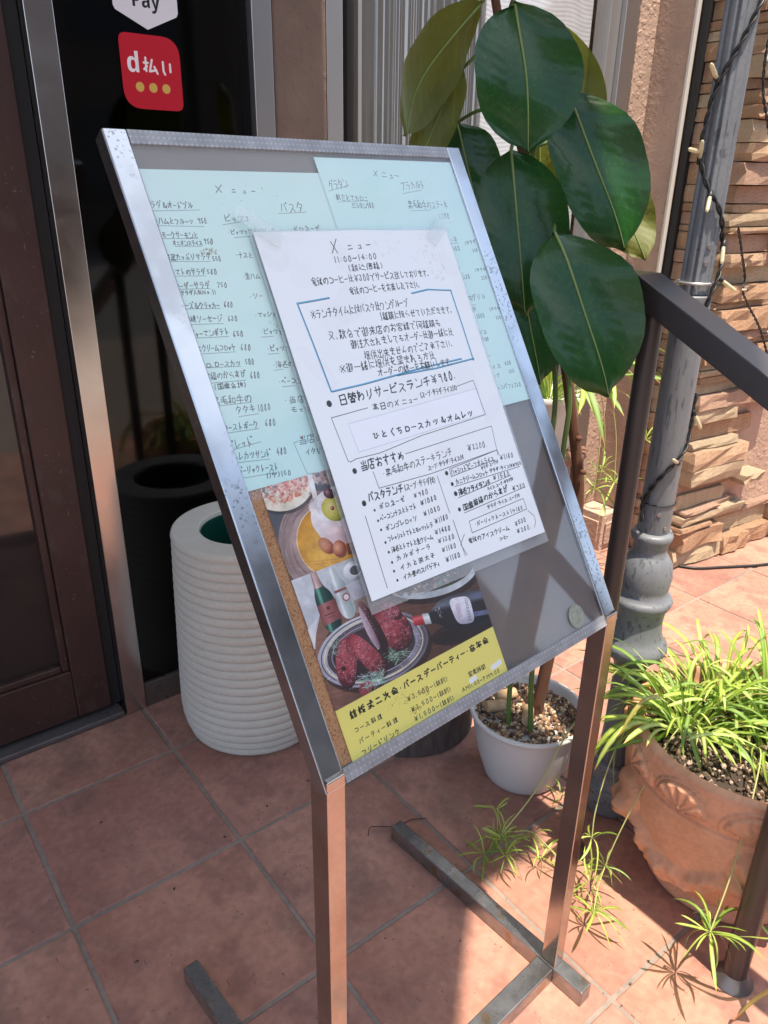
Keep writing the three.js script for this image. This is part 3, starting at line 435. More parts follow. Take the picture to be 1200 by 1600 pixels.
function linear(c, s, x0, y0, x1, y1, stops) { const g = c.createLinearGradient(x0 * s, y0 * s, x1 * s, y1 * s); stops.forEach(([t, k]) => g.addColorStop(t, k)); return g; }
function curve(c, s, pts, fill) { c.fillStyle = fill; c.beginPath(); const n = pts.length, m = (i) => [(pts[i % n][0] + pts[(i + 1) % n][0]) / 2 * s, (pts[i % n][1] + pts[(i + 1) % n][1]) / 2 * s]; c.moveTo(...m(n - 1)); for (let i = 0; i < n; i++) c.quadraticCurveTo(pts[i][0] * s, pts[i][1] * s, ...m(i)); c.closePath(); c.fill(); }
function within(c, s, pts, draw) { c.save(); c.beginPath(); pts.forEach(([x, y], i) => c[i ? 'lineTo' : 'moveTo'](x * s, y * s)); c.closePath(); c.clip(); draw(); c.restore(); }
function hairs(c, s, x, y, rx, ry, n, len, colors, lw) { for (let i = 0; i < n; i++) { const px = x + rr(-rx, rx), py = y + rr(-ry, ry), a = rnd() * 6.283; c.globalAlpha = rr(0.4, 0.95); c.strokeStyle = colors[Math.floor(rnd() * colors.length)]; c.lineWidth = s * lw * rr(0.5, 1.3); c.beginPath(); c.moveTo(px * s, py * s); c.quadraticCurveTo((px + Math.cos(a) * len * 0.6 + rr(-1, 1)) * s, (py + Math.sin(a) * len * 0.5 + rr(-1, 1)) * s, (px + Math.cos(a) * len) * s, (py + Math.sin(a) * len * 0.7) * s); c.stroke(); } c.globalAlpha = 1; }
// one printed chop: dark crust, marbled meat, pale fat line, wet sparkle
function chop(c, s, pts, [x, y, rx, ry]) {
  curve(c, s, pts.map(([px, py]) => [px + 0.8, py + 1.6]), '#1d1113'); curve(c, s, pts, radial(c, s, x - rx * 0.3, y - ry * 0.4, 1, Math.max(rx, ry) * 1.25, [[0, '#c4626a'], [0.5, '#96303a'], [1, '#4a151c']]));
  within(c, s, pts, () => { blobs(c, s, x, y, rx, ry, 160, 2.6, ['#7c2029', '#b44c56', '#d58089', '#5c1820', '#a23a44'], 0.45); hairs(c, s, x, y, rx, ry, 90, 5, ['#e3b3b6', '#6a1c26', '#c8747c', '#3a1016'], 0.35); specks(c, s, x, y, rx, ry, 150, 0.55, '#f6e6e6', 0.8); });
}
const posterTex = sheetCanvas(210, 297, 5, '#5b5552', (c, s) => {
  // printed picture: pasta plate and a dessert on a glass dish
  c.fillStyle = linear(c, s, 0, 40, 60, 126, [[0, '#3d434d'], [0.5, '#565a60'], [1, '#6d5a54']]); c.fillRect(0, 0, 210 * s, 126 * s);
  oval(c, s, 50, 107, 52, 50, 0, 'rgba(20,16,16,0.45)'); oval(c, s, 48, 105, 50, 49, 0, radial(c, s, 44, 100, 30, 52, [[0, '#b49a92'], [0.55, '#8a736f'], [0.8, '#a58c86'], [1, '#6a5654']]));
  for (let i = 0; i < 90; i++) { c.globalAlpha = 0.5 * rnd(); c.strokeStyle = ['#e6d6d0', '#5f4d4b', '#c7aea6', '#7a6462'][i % 4]; c.lineWidth = s * rr(0.15, 0.9); c.beginPath(); const a = rr(1.9, 4.2); c.arc(48 * s, 105 * s, s * rr(35, 49.5), a, a + rr(0.1, 0.9)); c.stroke(); } c.globalAlpha = 1;
  oval(c, s, 54, 104, 37.5, 34.5, 0, '#f0d8b0'); oval(c, s, 54, 104, 36.6, 33.6, 0, radial(c, s, 44, 112, 4, 44, [[0, '#f0bb4e'], [0.6, '#e09e2a'], [1, '#b87718']])); blobs(c, s, 48, 112, 26, 18, 60, 5, ['#f2c25a', '#d8942a', '#e8ac3e'], 0.25); specks(c, s, 36, 104, 14, 20, 14, 0.6, '#fff2cc', 0.8);
  curve(c, s, [[38, 84], [44, 68], [58, 58], [84, 56], [112, 60], [112, 114], [66, 112], [46, 106], [42, 94]], linear(c, s, 40, 60, 80, 112, [[0, '#ffffff'], [0.45, '#efe6e4'], [0.6, '#ecd3d2'], [1, '#cfa9a6']])); for (let i = 0; i < 26; i++) oval(c, s, rr(44, 86), rr(62, 92), rr(2, 5), rr(1.5, 4), rnd() * 3, ['rgba(255,255,255,0.7)', 'rgba(214,206,206,0.5)', 'rgba(240,222,222,0.6)'][i % 3]);
  oval(c, s, 68, 77, 14, 12, 0.3, radial(c, s, 66, 74, 1, 15, [[0, '#f3eca0'], [0.5, '#ddd052'], [0.85, '#b5b23a'], [1, '#7c7a28']])); hairs(c, s, 67, 77, 8, 7, 60, 4, ['#f7f2b8', '#a8a836', '#ece27a'], 0.3); oval(c, s, 66, 76, 2.2, 2, 0, '#a22c28'); oval(c, s, 65.4, 75.4, 0.7, 0.6, 0, '#f2c2b8'); oval(c, s, 68, 62, 6.6, 5, 0.4, radial(c, s, 66, 60, 0.5, 7, [[0, '#b48a92'], [0.4, '#6c3a46'], [1, '#2c1218']]));
  for (const [x, y, rx, ry, t] of [[46, 107, 9, 6.4, 0.9], [59, 114, 7.4, 8, 0.3]]) { oval(c, s, x + 0.8, y + 1, rx, ry, t, 'rgba(90,40,16,0.6)'); oval(c, s, x, y, rx, ry, t, radial(c, s, x - 2, y - 2, 1, rx * 1.1, [[0, '#e3a37c'], [0.6, '#c4744e'], [1, '#8c3c2a']])); specks(c, s, x, y, rx * 0.7, ry * 0.6, 12, 0.4, '#f3d0b4', 0.6); }
  poly(c, s, [[68, 112], [100, 112], [100, 128], [66, 122]], '#7e3d2c');
  oval(c, s, 23, 36, 39, 33, 0.08, 'rgba(10,10,12,0.5)'); oval(c, s, 22, 33, 38.5, 33, 0.08, radial(c, s, 18, 28, 22, 42, [[0, '#efe4c8'], [0.75, '#f3ead4'], [0.9, '#fbf6ea'], [1, '#cfc4a8']])); blobs(c, s, 24, 33, 31, 25, 420, 3.2, ['#d9583a', '#e8836a', '#f0a68c', '#e06a4c', '#f6d9c0', '#c8452d', '#efe0c6', '#a8371f', '#f3c49a'], 0.75); hairs(c, s, 24, 40, 28, 18, 160, 6, ['#f7dcc0', '#f4c29c', '#d8674a', '#a03a22', '#fff0e0'], 0.5); specks(c, s, 24, 40, 26, 18, 60, 0.6, '#ffffff', 0.8); blobs(c, s, 8, 42, 9, 7, 26, 2.4, ['#4c5a38', '#6f7d4c', '#35402a', '#8b4a3c'], 0.8); poly(c, s, [[52, 30], [58, 30], [54, 64], [49, 62]], '#f3efe9'); blobs(c, s, 68, 44, 12, 9, 90, 2.6, ['#c77a63', '#e0b49c', '#b6a07c', '#8e4a3a', '#efd9c2'], 0.8);
  // printed picture: chops on a plate, bottles, a salad dish
  c.fillStyle = linear(c, s, 0, 150, 120, 250, [[0, '#9a705c'], [0.5, '#6c4636'], [1, '#4a2c22']]); c.fillRect(0, 126 * s, 210 * s, 124 * s);
  for (let i = 0; i < 150; i++) { c.globalAlpha = 0.3 * rnd(); c.strokeStyle = ['#b48a74', '#4e3024', '#8a5f4c'][i % 3]; c.lineWidth = s * rr(0.15, 0.8); c.beginPath(); const y = rr(110, 250); c.moveTo(0, y * s); c.lineTo(210 * s, (y + 46) * s); c.stroke(); } c.globalAlpha = 1;
  poly(c, s, [[0, 126], [110, 126], [110, 168], [60, 172], [19, 160], [1, 187]], linear(c, s, 0, 126, 60, 172, [[0, '#dfe2e5'], [0.6, '#c4c8cc'], [1, '#9ea2a4']])); poly(c, s, [[0, 172], [12, 166], [1, 190], [0, 190]], '#e8e8ea'); poly(c, s, [[46, 150], [110, 140], [110, 176], [54, 176]], linear(c, s, 46, 150, 70, 176, [[0, '#b3a797'], [1, '#857565']]));
  const glass = (pts, x0, x1, a, b, d) => curve(c, s, pts, linear(c, s, x0, 0, x1, 0, [[0, d], [0.16, a], [0.3, b], [0.42, a], [0.8, d], [1, a]]));
  glass([[40, 127], [47, 127], [48, 138], [54, 146], [56, 178], [38, 178], [36, 148], [39, 138]], 36, 56, '#c2cbca', '#f4f8f8', '#93a09f'); c.fillStyle = '#8e4b46'; c.fillRect(38.5 * s, 149 * s, 15.5 * s, 2.4 * s); oval(c, s, 49, 158, 3.6, 3.2, 0, '#e2dada', '#a3463f', 1.2); oval(c, s, 66, 138, 12, 9, 0, radial(c, s, 62, 134, 2, 13, [[0, '#ffffff'], [0.7, '#cfd2d6'], [1, '#8d9298']])); oval(c, s, 68, 138, 7, 5, 0, '#55585b', '#eeeeee', 1.2); poly(c, s, [[52, 148], [84, 146], [84, 164], [56, 164]], linear(c, s, 52, 148, 84, 164, [[0, '#cbc9d0'], [1, '#9d9aa4']]));
  oval(c, s, 30, 184, 14, 3, 0, 'rgba(20,10,8,0.5)'); glass([[20.5, 126], [27, 126], [28.6, 140], [37, 150], [37.6, 184], [17, 184], [16, 150], [20, 140]], 16, 38, '#1c4a3c', '#6fb09a', '#0c231c'); poly(c, s, [[20.5, 126], [27, 126], [28.8, 141], [19.6, 141]], linear(c, s, 19, 0, 29, 0, [[0, '#7c5654'], [0.35, '#e6c6c0'], [1, '#8a605c']])); poly(c, s, [[16.6, 156], [37.2, 155], [37.4, 174], [17, 175]], linear(c, s, 16, 0, 38, 0, [[0, '#7a3836'], [0.35, '#b8706c'], [1, '#6a2c2a']])); oval(c, s, 27, 161, 1.8, 1.8, 0, '#5c2422'); c.fillStyle = '#5c2422'; c.fillRect(21 * s, 166 * s, 12 * s, 0.9 * s); c.fillRect(23 * s, 169 * s, 8 * s, 0.6 * s);
  oval(c, s, 64, 218, 65, 34, 0.14, 'rgba(12,6,6,0.6)'); oval(c, s, 62, 213, 64, 33, 0.14, radial(c, s, 40, 190, 10, 96, [[0, '#dcdce4'], [0.5, '#9a97a6'], [1, '#575361']])); oval(c, s, 62, 213, 60, 30.5, 0.14, null, '#3f3c48', 1); oval(c, s, 62, 213, 57, 28.6, 0.14, null, '#e6dcb4', 1.2); oval(c, s, 62, 213, 54, 27, 0.14, radial(c, s, 50, 200, 10, 60, [[0, '#6a5f66'], [0.6, '#3a2f34'], [1, '#8a8796']])); oval(c, s, 62, 213, 49, 23.5, 0.14, null, '#b4b2c2', 0.7); oval(c, s, 62, 214, 47, 22, 0.14, 'rgba(28,16,18,0.75)');
  for (let i = 0; i < 60; i++) { const a = rnd() * 6.283; c.globalAlpha = 0.5; oval(c, s, 62 + Math.cos(a) * rr(52, 60), 213 + Math.sin(a) * rr(26, 31), rr(0.4, 2.4), rr(0.2, 0.7), a, i % 2 ? '#f3f3f8' : '#6b6776'); } c.globalAlpha = 1;
  hairs(c, s, 84, 224, 11, 8, 150, 8, ['#6fa57c', '#a9d0b2', '#d8ecdc', '#3c6a48', '#8dbb98'], 0.5);
  chop(c, s, [[66, 180], [80, 178], [94, 184], [106, 196], [110, 210], [104, 222], [88, 226], [76, 218], [68, 200]], [88, 204, 20, 20]); chop(c, s, [[80, 176], [92, 176], [104, 188], [100, 198], [86, 192]], [92, 186, 10, 9]);
  chop(c, s, [[12, 222], [18, 204], [30, 190], [42, 196], [40, 214], [28, 234], [16, 234]], [28, 213, 14, 20]); chop(c, s, [[36, 188], [48, 194], [60, 212], [68, 228], [62, 242], [50, 234], [40, 216]], [52, 216, 14, 22]);
  curve(c, s, [[57, 170], [62, 164], [68, 174], [74, 192], [78, 214], [72, 224], [66, 214], [60, 192]], linear(c, s, 56, 180, 78, 190, [[0, '#8a5a5c'], [0.4, '#4a2628'], [1, '#24100f']])); curve(c, s, [[57, 172], [60, 170], [66, 196], [68, 216], [62, 214], [57, 194]], linear(c, s, 55, 190, 68, 190, [[0, '#e0ccd2'], [0.6, '#a88c98'], [1, '#6c505a']])); specks(c, s, 62, 194, 6, 22, 70, 0.5, '#fbf2f4', 0.8); oval(c, s, 22, 217, 2.6, 2, 0.5, '#1a0f10'); curve(c, s, [[30, 238], [42, 236], [48, 242], [40, 248], [30, 246]], '#9c3440');
  hairs(c, s, 48, 238, 12, 6, 170, 7, ['#7fb59c', '#b9dccb', '#e2f1ea', '#4a7f64', '#9cc9b4'], 0.5); hairs(c, s, 20, 196, 6, 6, 30, 5, ['#6fa57c', '#a9d0b2'], 0.5);
  oval(c, s, 158, 173, 65, 26, 0.14, 'rgba(12,8,8,0.6)'); oval(c, s, 156, 168, 64, 25, 0.14, linear(c, s, 96, 160, 210, 190, [[0, '#eef2f3'], [0.5, '#b9c2c5'], [1, '#e2e8ea']])); oval(c, s, 156, 166, 59, 20.5, 0.14, '#4c493e'); blobs(c, s, 150, 166, 52, 16, 420, 3.4, ['#7fae8a', '#4d7a55', '#c23b34', '#40363c', '#5a4a52', '#a9c7ae', '#2c2a30', '#dfe9da', '#8c2a24'], 0.8); hairs(c, s, 150, 170, 48, 14, 160, 6, ['#a9d0b2', '#3c6a48', '#e6efe6', '#c8514a'], 0.5);
  oval(c, s, 172, 236, 46, 12, 0.14, 'rgba(10,6,6,0.65)'); curve(c, s, [[128, 204], [134, 204], [144, 201], [152, 196], [190, 200], [216, 206], [216, 242], [186, 236], [152, 228], [142, 218], [134, 215], [128, 213]], linear(c, s, 170, 198, 164, 236, [[0, '#3a3f47'], [0.2, '#6c7480'], [0.32, '#15171b'], [0.8, '#0c0d10'], [1, '#2a2c30']])); blobs(c, s, 147, 208, 4, 6, 14, 1.6, ['#aeb9c4', '#5a636e', '#e8eef2'], 0.7); poly(c, s, [[193, 205], [214, 208], [214, 212], [193, 209]], '#5d6488'); poly(c, s, [[191, 223], [214, 228], [214, 233], [190, 228]], '#5d6488');
  poly(c, s, [[113, 200], [126, 203], [126, 213], [113, 210]], linear(c, s, 120, 200, 118, 213, [[0, '#8c141c'], [0.35, '#ee6a70'], [0.6, '#c22832'], [1, '#70101a']])); poly(c, s, [[126, 202], [134, 204], [134, 215], [126, 213]], linear(c, s, 130, 202, 128, 215, [[0, '#9aa6aa'], [0.4, '#f4f8f8'], [1, '#8f9a9e']])); curve(c, s, [[164, 200], [178, 202], [192, 206], [191, 220], [189, 233], [176, 231], [166, 227], [164, 214]], linear(c, s, 180, 202, 176, 232, [[0, '#f6f4fa'], [0.6, '#dedce8'], [1, '#a9a6b6']]));
  c.save(); c.translate(183 * s, 218 * s); c.rotate(1.75); c.fillStyle = '#34343e'; c.font = `${5 * s}px serif`; c.textAlign = 'center'; c.fillText('GINESTET', 0, 0); c.restore(); for (let i = 0; i < 5; i++) rule(c, s, [[171 + i * 1.2, 208, 170 + i * 1.2, 222]], 0.5, '#a86c74', 0.7);
  { // print grain and sun-faded tone over both pictures
    const W = c.canvas.width, H = Math.round(248 * s), im = c.getImageData(0, 0, W, H), d = im.data;
    for (let y = 0; y < H; y++) for (let x = 0; x < W; x++) { const k = (y * W + x) * 4, n = (0.86 + 0.26 * fbm(x / W, y / W, 24, 3)), g = (rnd() - 0.5) * 22; for (let i = 0; i < 3; i++) d[k + i] = Math.max(0, Math.min(255, (d[k + i] * 0.94 + [14, 12, 14][i]) * n + g)); } c.putImageData(im, 0, 0);
  }
  poly(c, s, [[0, 248], [210, 246], [210, 297], [0, 297]], '#f2e47c');
  write(c, s, posterBold, 1.5, '#26241f', 0.05, 0.8); write(c, s, poster, 0.78, '#34322a', 0.05, 0.8);
  poly(c, s, [[156, 283], [167, 282], [167, 287], [156, 288]], '#f4f4f4'); poly(c, s, [[189, 282], [206, 280], [206, 286], [189, 287]], '#f4f4f4');
  specks(c, s, 72, 268, 18, 6, 60, 0.8, '#6b5b2e', 0.4); specks(c, s, 100, 272, 5, 5, 30, 1.1, '#6b5b2e', 0.5); specks(c, s, 82, 283, 8, 3, 40, 0.8, '#5a4c28', 0.6);
});

// ---------------------------------------------------------------- menu stand
const SX = 0.2707, SY = 0.6317, SZ = -0.4207, SW = 0.4427, SL = 0.6009, TILT = 0.5249, YAW = 0.0689;
const yawed = (x, z) => [SX + Math.cos(YAW) * x + Math.sin(YAW) * z, SZ - Math.sin(YAW) * x + Math.cos(YAW) * z];
// point on the tilted board: a across, b up the slope, c proud of it, in the stand's own axes
const onBoard = (a, b, c) => V(a, SY + b * Math.cos(TILT) + c * Math.sin(TILT), -b * Math.sin(TILT) + c * Math.cos(TILT));
const stand = thing('menu_stand', 'steel menu stand with a tilted glazed board and square tube legs', 'menu stand', [SX, 0, SZ], YAW);
const boardPart = (name, g, m, parent = stand) => { const o = part(name, g, m, parent); if (parent === stand) { o.rotation.x = -TILT; o.position.copy(onBoard(0, 0, 0)); } return o; };
{
  const RW = 0.0225;
  const rail = (x) => boardPart('side_rail', block(x, x + RW, 0, SL, -0.018, 0.001, 0.0018), steelMat);
  rail(0); rail(SW - RW);
  boardPart('bottom_strip', block(RW, SW - RW, 0.0005, 0.0135, -0.012, 0.0008, 0.0006), tapeMat);
  boardPart('top_strip', block(RW, SW - RW, SL - 0.014, SL - 0.0005, -0.012, 0.0008, 0.0006), tapeMat);
  const back = sheetCanvas(398, 574, 2, '#746b67', (c, s) => {
    mottled(c, 398, 574, s, ['#82766f', '#6c6461', '#7c716c'], 120, 40, 0.3);
    mottled(c, 398, 574, s, ['#6a6361', '#7d7470', '#746a66'], 80, 26, 0.2); specks(c, s, 130, 26, 34, 10, 160, 1.2, '#7c7378', 0.5);
    specks(c, s, 286, 470, 14, 12, 40, 1.6, '#6e6866', 0.5); specks(c, s, 300, 520, 9, 14, 30, 1, '#665f5e', 0.5); for (let i = 0; i < 30; i++) rule(c, s, [[rr(200, 390), rr(280, 560), rr(200, 390), rr(280, 560)]], 0.2, '#b8b0ae', 0.16);
  });
  const bg = new THREE.BoxGeometry(SW - 2 * RW, SL - 0.002, 0.006).translate(SW / 2, SL / 2, -0.0076); boardPart('backing_panel', bg, std({ map: back, roughness: 0.75 }));
  const cork = dataTex(512, (u, v) => { const a = fbm(u, v, 48, 3), b = fbm(u + 0.37, v + 0.11, 128, 2); let k = mixc([0.66, 0.47, 0.32], [0.82, 0.63, 0.46], a); if (b > 0.62) k = mixc(k, [0.4, 0.27, 0.18], 0.8 * step(0.62, 0.74, b)); return k; }, true, 9);
  boardPart('cork_sheet', block(RW, 0.062, 0.014, 0.29, -0.0043, -0.0038, 0.0002), std({ map: cork, roughness: 0.95 }));
  boardPart('cover_glass', block(RW, SW - RW, 0.0136, SL - 0.0142, -0.001, 0.0001, 0.0002), phys({ color: 0xffffff, transmission: 1, thickness: 0, roughness: 0.04, ior: 1.49 }));
  for (const x of [0.0, SW - 0.0235]) { part('leg', block(x + 0.001, x + 0.0215, 0.0302, SY + 0.012, -0.025, 0, 0.0016), legMat, stand); part('foot_bar', block(x - 0.0005, x + 0.024, 0, 0.03, -0.366, 0.05, 0.002), footMat, stand); }
  part('spreader_bar', block(0.0245, SW - 0.0245, 0.001, 0.0295, -0.0315, -0.001, 0.002), footMat, stand);
}
function sheet(name, label, category, a0, b1, w, h, c, tex, rough = 0.55, rot = 0, wavy = 0) {
  const o = onBoard(a0, b1, c), [x, z] = yawed(o.x, o.z), t = thing(name, label, category, [x, o.y, z]); t.rotation.order = 'YXZ'; t.rotation.set(-TILT, YAW, rot);
  const g = new THREE.PlaneGeometry(w, h, 20, 28), p = g.attributes.position; if (wavy) for (let i = 0; i < p.count; i++) { const x = p.getX(i), y = p.getY(i); p.setZ(i, wavy * (Math.sin(x * 31 + y * 9) + 0.7 * Math.sin(y * 23 - x * 14 + 1) + 0.4 * Math.sin(x * 70 + y * 41))); }
  g.computeVertexNormals(); part('paper', g.translate(w / 2, -h / 2, 0.0002), phys({ map: tex, roughness: rough, side: THREE.DoubleSide, ...(wavy ? { clearcoat: 0.6, clearcoatRoughness: 0.22 } : {}) }), t); return t;
}
sheet('menu_sheet', 'pale green handwritten menu sheet with a price list beside the cork strip', 'menu', 0.012, 0.5655, 0.21, 0.297, -0.0024, greenLeftTex);
sheet('menu_sheet', 'pale green handwritten menu sheet mostly hidden under the white menu, reaching the plant-side rail', 'menu', 0.2187, 0.5825, 0.21, 0.297, -0.0018, greenRightTex);
sheet('party_poster', 'printed poster of chops, dessert and bottles with a yellow price band', 'poster', 0.0362, 0.3085, 0.2115, 0.297, -0.0031, posterTex, 0.4);
{
  const wr = -0.018; const t = sheet('lunch_menu', 'white laminated handwritten lunch menu taped over the board glass', 'menu', 0.1065 - Math.sin(wr) * 0.364, 0.138 + Math.cos(wr) * 0.364, 0.257, 0.364, 0.0035, whiteTex, 0.6, wr, 0.0008);
  part('laminate_film', block(-0.003, 0.262, -0.376, 0.003, -0.0023, -0.0018, 0.0002), phys({ color: rgb(0.93, 0.94, 0.95), transmission: 0.85, thickness: 0, roughness: 0.18 }), t);
  const tape = phys({ color: rgb(0.95, 0.96, 0.96), transmission: 0.9, thickness: 0, roughness: 0.2 });
  for (const [x, y, r, l] of [[0.008, 0.004, 0.9, 0.05], [0.244, 0.0, -0.9, 0.045]]) { const m = part('tape', block(-0.008, 0.008, -l / 2, l / 2, 0.0022, 0.0025, 0.0001), tape, t); m.position.set(x, y, 0); m.rotation.z = r; }
}
{
  const o = onBoard(0.374, 0.0285, 0.0004), [x, z] = yawed(o.x, o.z), t = thing('round_sticker', 'worn round greyish sticker in the corner of the board glass', 'sticker', [x, o.y, z]); t.rotation.order = 'YXZ'; t.rotation.set(-TILT, YAW, 0);
  part('film', new THREE.CylinderGeometry(0.0135, 0.0135, 0.0004, 32).rotateX(Math.PI / 2), std({ roughness: 0.7, map: dataTex(64, (u, v) => { const k = fbm(u, v, 12, 3); return mixc([0.5, 0.51, 0.46], [0.68, 0.7, 0.63], k); }) }), t);
}
// stickers on the side glass
{
  const t = thing('payment_sticker', 'red rounded square payment sticker with three yellow dots on the side glass', 'sticker', [0.607, 1.2815, -1.4572]);
  const rs = (w, h, r1, r2) => { const s = new THREE.Shape(), x = w / 2, y = h / 2; s.moveTo(-x + r2, -y); s.lineTo(x - r1, -y); s.quadraticCurveTo(x, -y, x, -y + r1); s.lineTo(x, y - r2); s.quadraticCurveTo(x, y, x - r2, y); s.lineTo(-x + r1, y); s.quadraticCurveTo(-x, y, -x, y - r1); s.lineTo(-x, -y + r2); s.quadraticCurveTo(-x, -y, -x + r2, -y); return s; };
  const tx = sheetCanvas(108, 114, 5, '#c4122b', (c, s) => {
    c.fillStyle = '#f3efee'; c.font = `bold ${42 * s}px sans-serif`; c.textAlign = 'center'; c.fillText('d', 22 * s, 58 * s);
    write(c, s, [['払', 38, 46, 66, 46, 27]], 4.2, '#f3efee', 0); write(c, s, [['い', 66, 47, 98, 47, 25]], 4.6, '#f3efee', 0);
    for (const x of [30, 54, 78]) oval(c, s, x, 80, 7.6, 7.6, 0, '#d8b45a');
  });
  const g = new THREE.ExtrudeGeometry(rs(0.108, 0.114, 0.014, 0.032), { depth: 0.0004, bevelEnabled: false, curveSegments: 8 }), p = g.attributes.position, uv = g.attributes.uv; for (let i = 0; i < p.count; i++) uv.setXY(i, p.getX(i) / 0.108 + 0.5, p.getY(i) / 0.114 + 0.5);
  part('film', g, std({ map: tx, roughness: 0.4 }), t);
  const h = thing('payment_sticker', 'white six-sided payment sticker above the red one on the side glass', 'sticker', [0.607, 1.404, -1.4572]);
  const hs = new THREE.Shape(); [[0, -0.058], [0.054, -0.034], [0.057, -0.028], [0.057, 0.028], [0.054, 0.034], [0, 0.058], [-0.054, 0.034], [-0.057, 0.028], [-0.057, -0.028], [-0.054, -0.034]].forEach(([x, y], i) => hs[i ? 'lineTo' : 'moveTo'](x, y)); hs.closePath();
  const tx2 = sheetCanvas(114, 116, 5, '#e6e6ea', (c, s) => { c.fillStyle = '#1d1d20'; c.font = `bold ${30 * s}px sans-serif`; c.textAlign = 'center'; c.fillText('Pay', 57 * s, 84 * s); });
  const hg = new THREE.ExtrudeGeometry(hs, { depth: 0.0004, bevelEnabled: false }), hp = hg.attributes.position, hu = hg.attributes.uv; for (let i = 0; i < hp.count; i++) hu.setXY(i, hp.getX(i) / 0.114 + 0.5, hp.getY(i) / 0.116 + 0.5);
  part('film', hg, std({ map: tx2, roughness: 0.4 }), h);
}

// ---------------------------------------------------------------- pots by the wall
{
  const t = thing('ribbed_planter', 'tall cream ribbed cylinder planter with a dark green liner by the side glass', 'planter', [0.644, 0, -1.283]);
  const pr = [[0, 0.001], [0.142, 0.001], [0.147, 0.003]]; const n = 23, h0 = 0.004, h1 = 0.452;
  for (let i = 0; i < n; i++) { const a = i / n, y0 = h0 + (h1 - h0) * a, dy = (h1 - h0) / n, R = 0.1625 - 0.0145 * Math.pow(a, 1.3) - 0.0125 * Math.pow(1 - Math.min(1, a / 0.14), 2); pr.push([R - 0.0045, y0 + dy * 0.02], [R - 0.001, y0 + dy * 0.1], [R + 0.0002, y0 + dy * 0.24], [R + 0.0006, y0 + dy * 0.55], [R - 0.0003, y0 + dy * 0.8], [R - 0.002, y0 + dy * 0.93], [R - 0.0045, y0 + dy * 0.99]); }
  pr.push([0.148, 0.456], [0.1495, 0.462], [0.147, 0.469], [0.143, 0.471], [0.096, 0.471], [0.092, 0.468], [0.091, 0.45], [0.0905, 0.36]);
  const m = std({ map: dataTex(512, (u, v) => { const a = fbm(u, v, 8, 5), b = fbm(u, v, 100, 2); return mixc([0.8, 0.78, 0.73], [0.83, 0.81, 0.765], a).map((x) => x * (0.97 + 0.05 * b)); }, true, 2), roughness: 0.82 });
  const body = lathe(pr, 96); const p = body.attributes.position; for (let i = 0; i < p.count; i++) { const y = p.getY(i), a = Math.atan2(p.getZ(i), p.getX(i)), k = 1 + 0.0012 * Math.sin(a * 3 + y * 26) * step(0.02, 0.1, y) * (1 - step(0.4, 0.46, y)); p.setX(i, p.getX(i) * k); p.setZ(i, p.getZ(i) * k); } body.computeVertexNormals();
  part('body', body, m, t);
  part('liner', lathe([[0.0898, 0.462], [0.088, 0.456], [0.085, 0.3], [0.08, 0.17], [0, 0.165]], 64), phys({ color: rgb(0.004, 0.06, 0.042), roughness: 0.35, side: THREE.DoubleSide }), t);
}
{
  const t = thing('dark_pot', 'round dark grey wood-grained pot in the shade behind the menu stand', 'pot', [0.915, 0, -1.066]);
  const m = std({ map: dataTex(256, (u, v) => { const k = 0.2 + 0.16 * fbm(u, v * 0.2, 48, 3); return [k * 1.12, k, k * 0.94]; }, true, 2), roughness: 0.75 });
  part('body', lathe([[0, 0.001], [0.136, 0.001], [0.141, 0.005], [0.142, 0.1], [0.145, 0.3], [0.148, 0.304], [0.148, 0.322], [0.139, 0.324], [0.136, 0.27], [0, 0.27]], 64), m, t);
}
// soil as small crumbs on a mound
function crumbs(parent, R, y, n, size, colors, seed) {
  const q = seeded(seed), base = new THREE.IcosahedronGeometry(1, 0), list = colors.map(() => []);
  for (let i = 0; i < n; i++) { const a = q() * 6.283, d = Math.sqrt(q()) * R, s = size * (0.4 + 0.9 * q()), g = base.clone(); g.scale(s * (0.7 + 0.6 * q()), s * (0.5 + 0.5 * q()), s * (0.7 + 0.6 * q())); g.rotateY(q() * 6); g.rotateX(q() * 6); g.translate(Math.cos(a) * d, y + (1 - d * d / R / R) * 0.006 + q() * size * 0.7, Math.sin(a) * d); list[Math.floor(q() * colors.length)].push(g); }
  list.forEach((l, i) => { const m = part('soil_crumbs', mergeGeometries(l), std({ color: rgb(...colors[i]), roughness: 0.95 }), parent); m.userData.kind = 'stuff'; });
}
const barkColors = [[0.12, 0.07, 0.045], [0.26, 0.14, 0.075], [0.42, 0.27, 0.15], [0.5, 0.4, 0.28], [0.06, 0.04, 0.03], [0.2, 0.11, 0.06]];
{
  const t = thing('white_pot', 'white plastic flower pot filled with bark soil under the rubber plant', 'pot', [0.991, 0, -0.795]);
  part('body', lathe([[0, 0.001], [0.07, 0.001], [0.0765, 0.004], [0.079, 0.012], [0.094, 0.06], [0.104, 0.11], [0.109, 0.146], [0.1145, 0.149], [0.116, 0.155], [0.1145, 0.159], [0.109, 0.159], [0.106, 0.154], [0.1035, 0.138], [0, 0.136]], 64), phys({ color: rgb(0.62, 0.61, 0.59), roughness: 0.42, clearcoat: 0.15 }), t);
  crumbs(t, 0.101, 0.138, 1300, 0.0042, barkColors, 11);
}
const corkMat = std({ map: dataTex(128, (u, v) => { const k = fbm(u, v, 20, 3); return mixc([0.62, 0.5, 0.38], [0.8, 0.69, 0.55], k); }, true, 1), roughness: 0.95 });
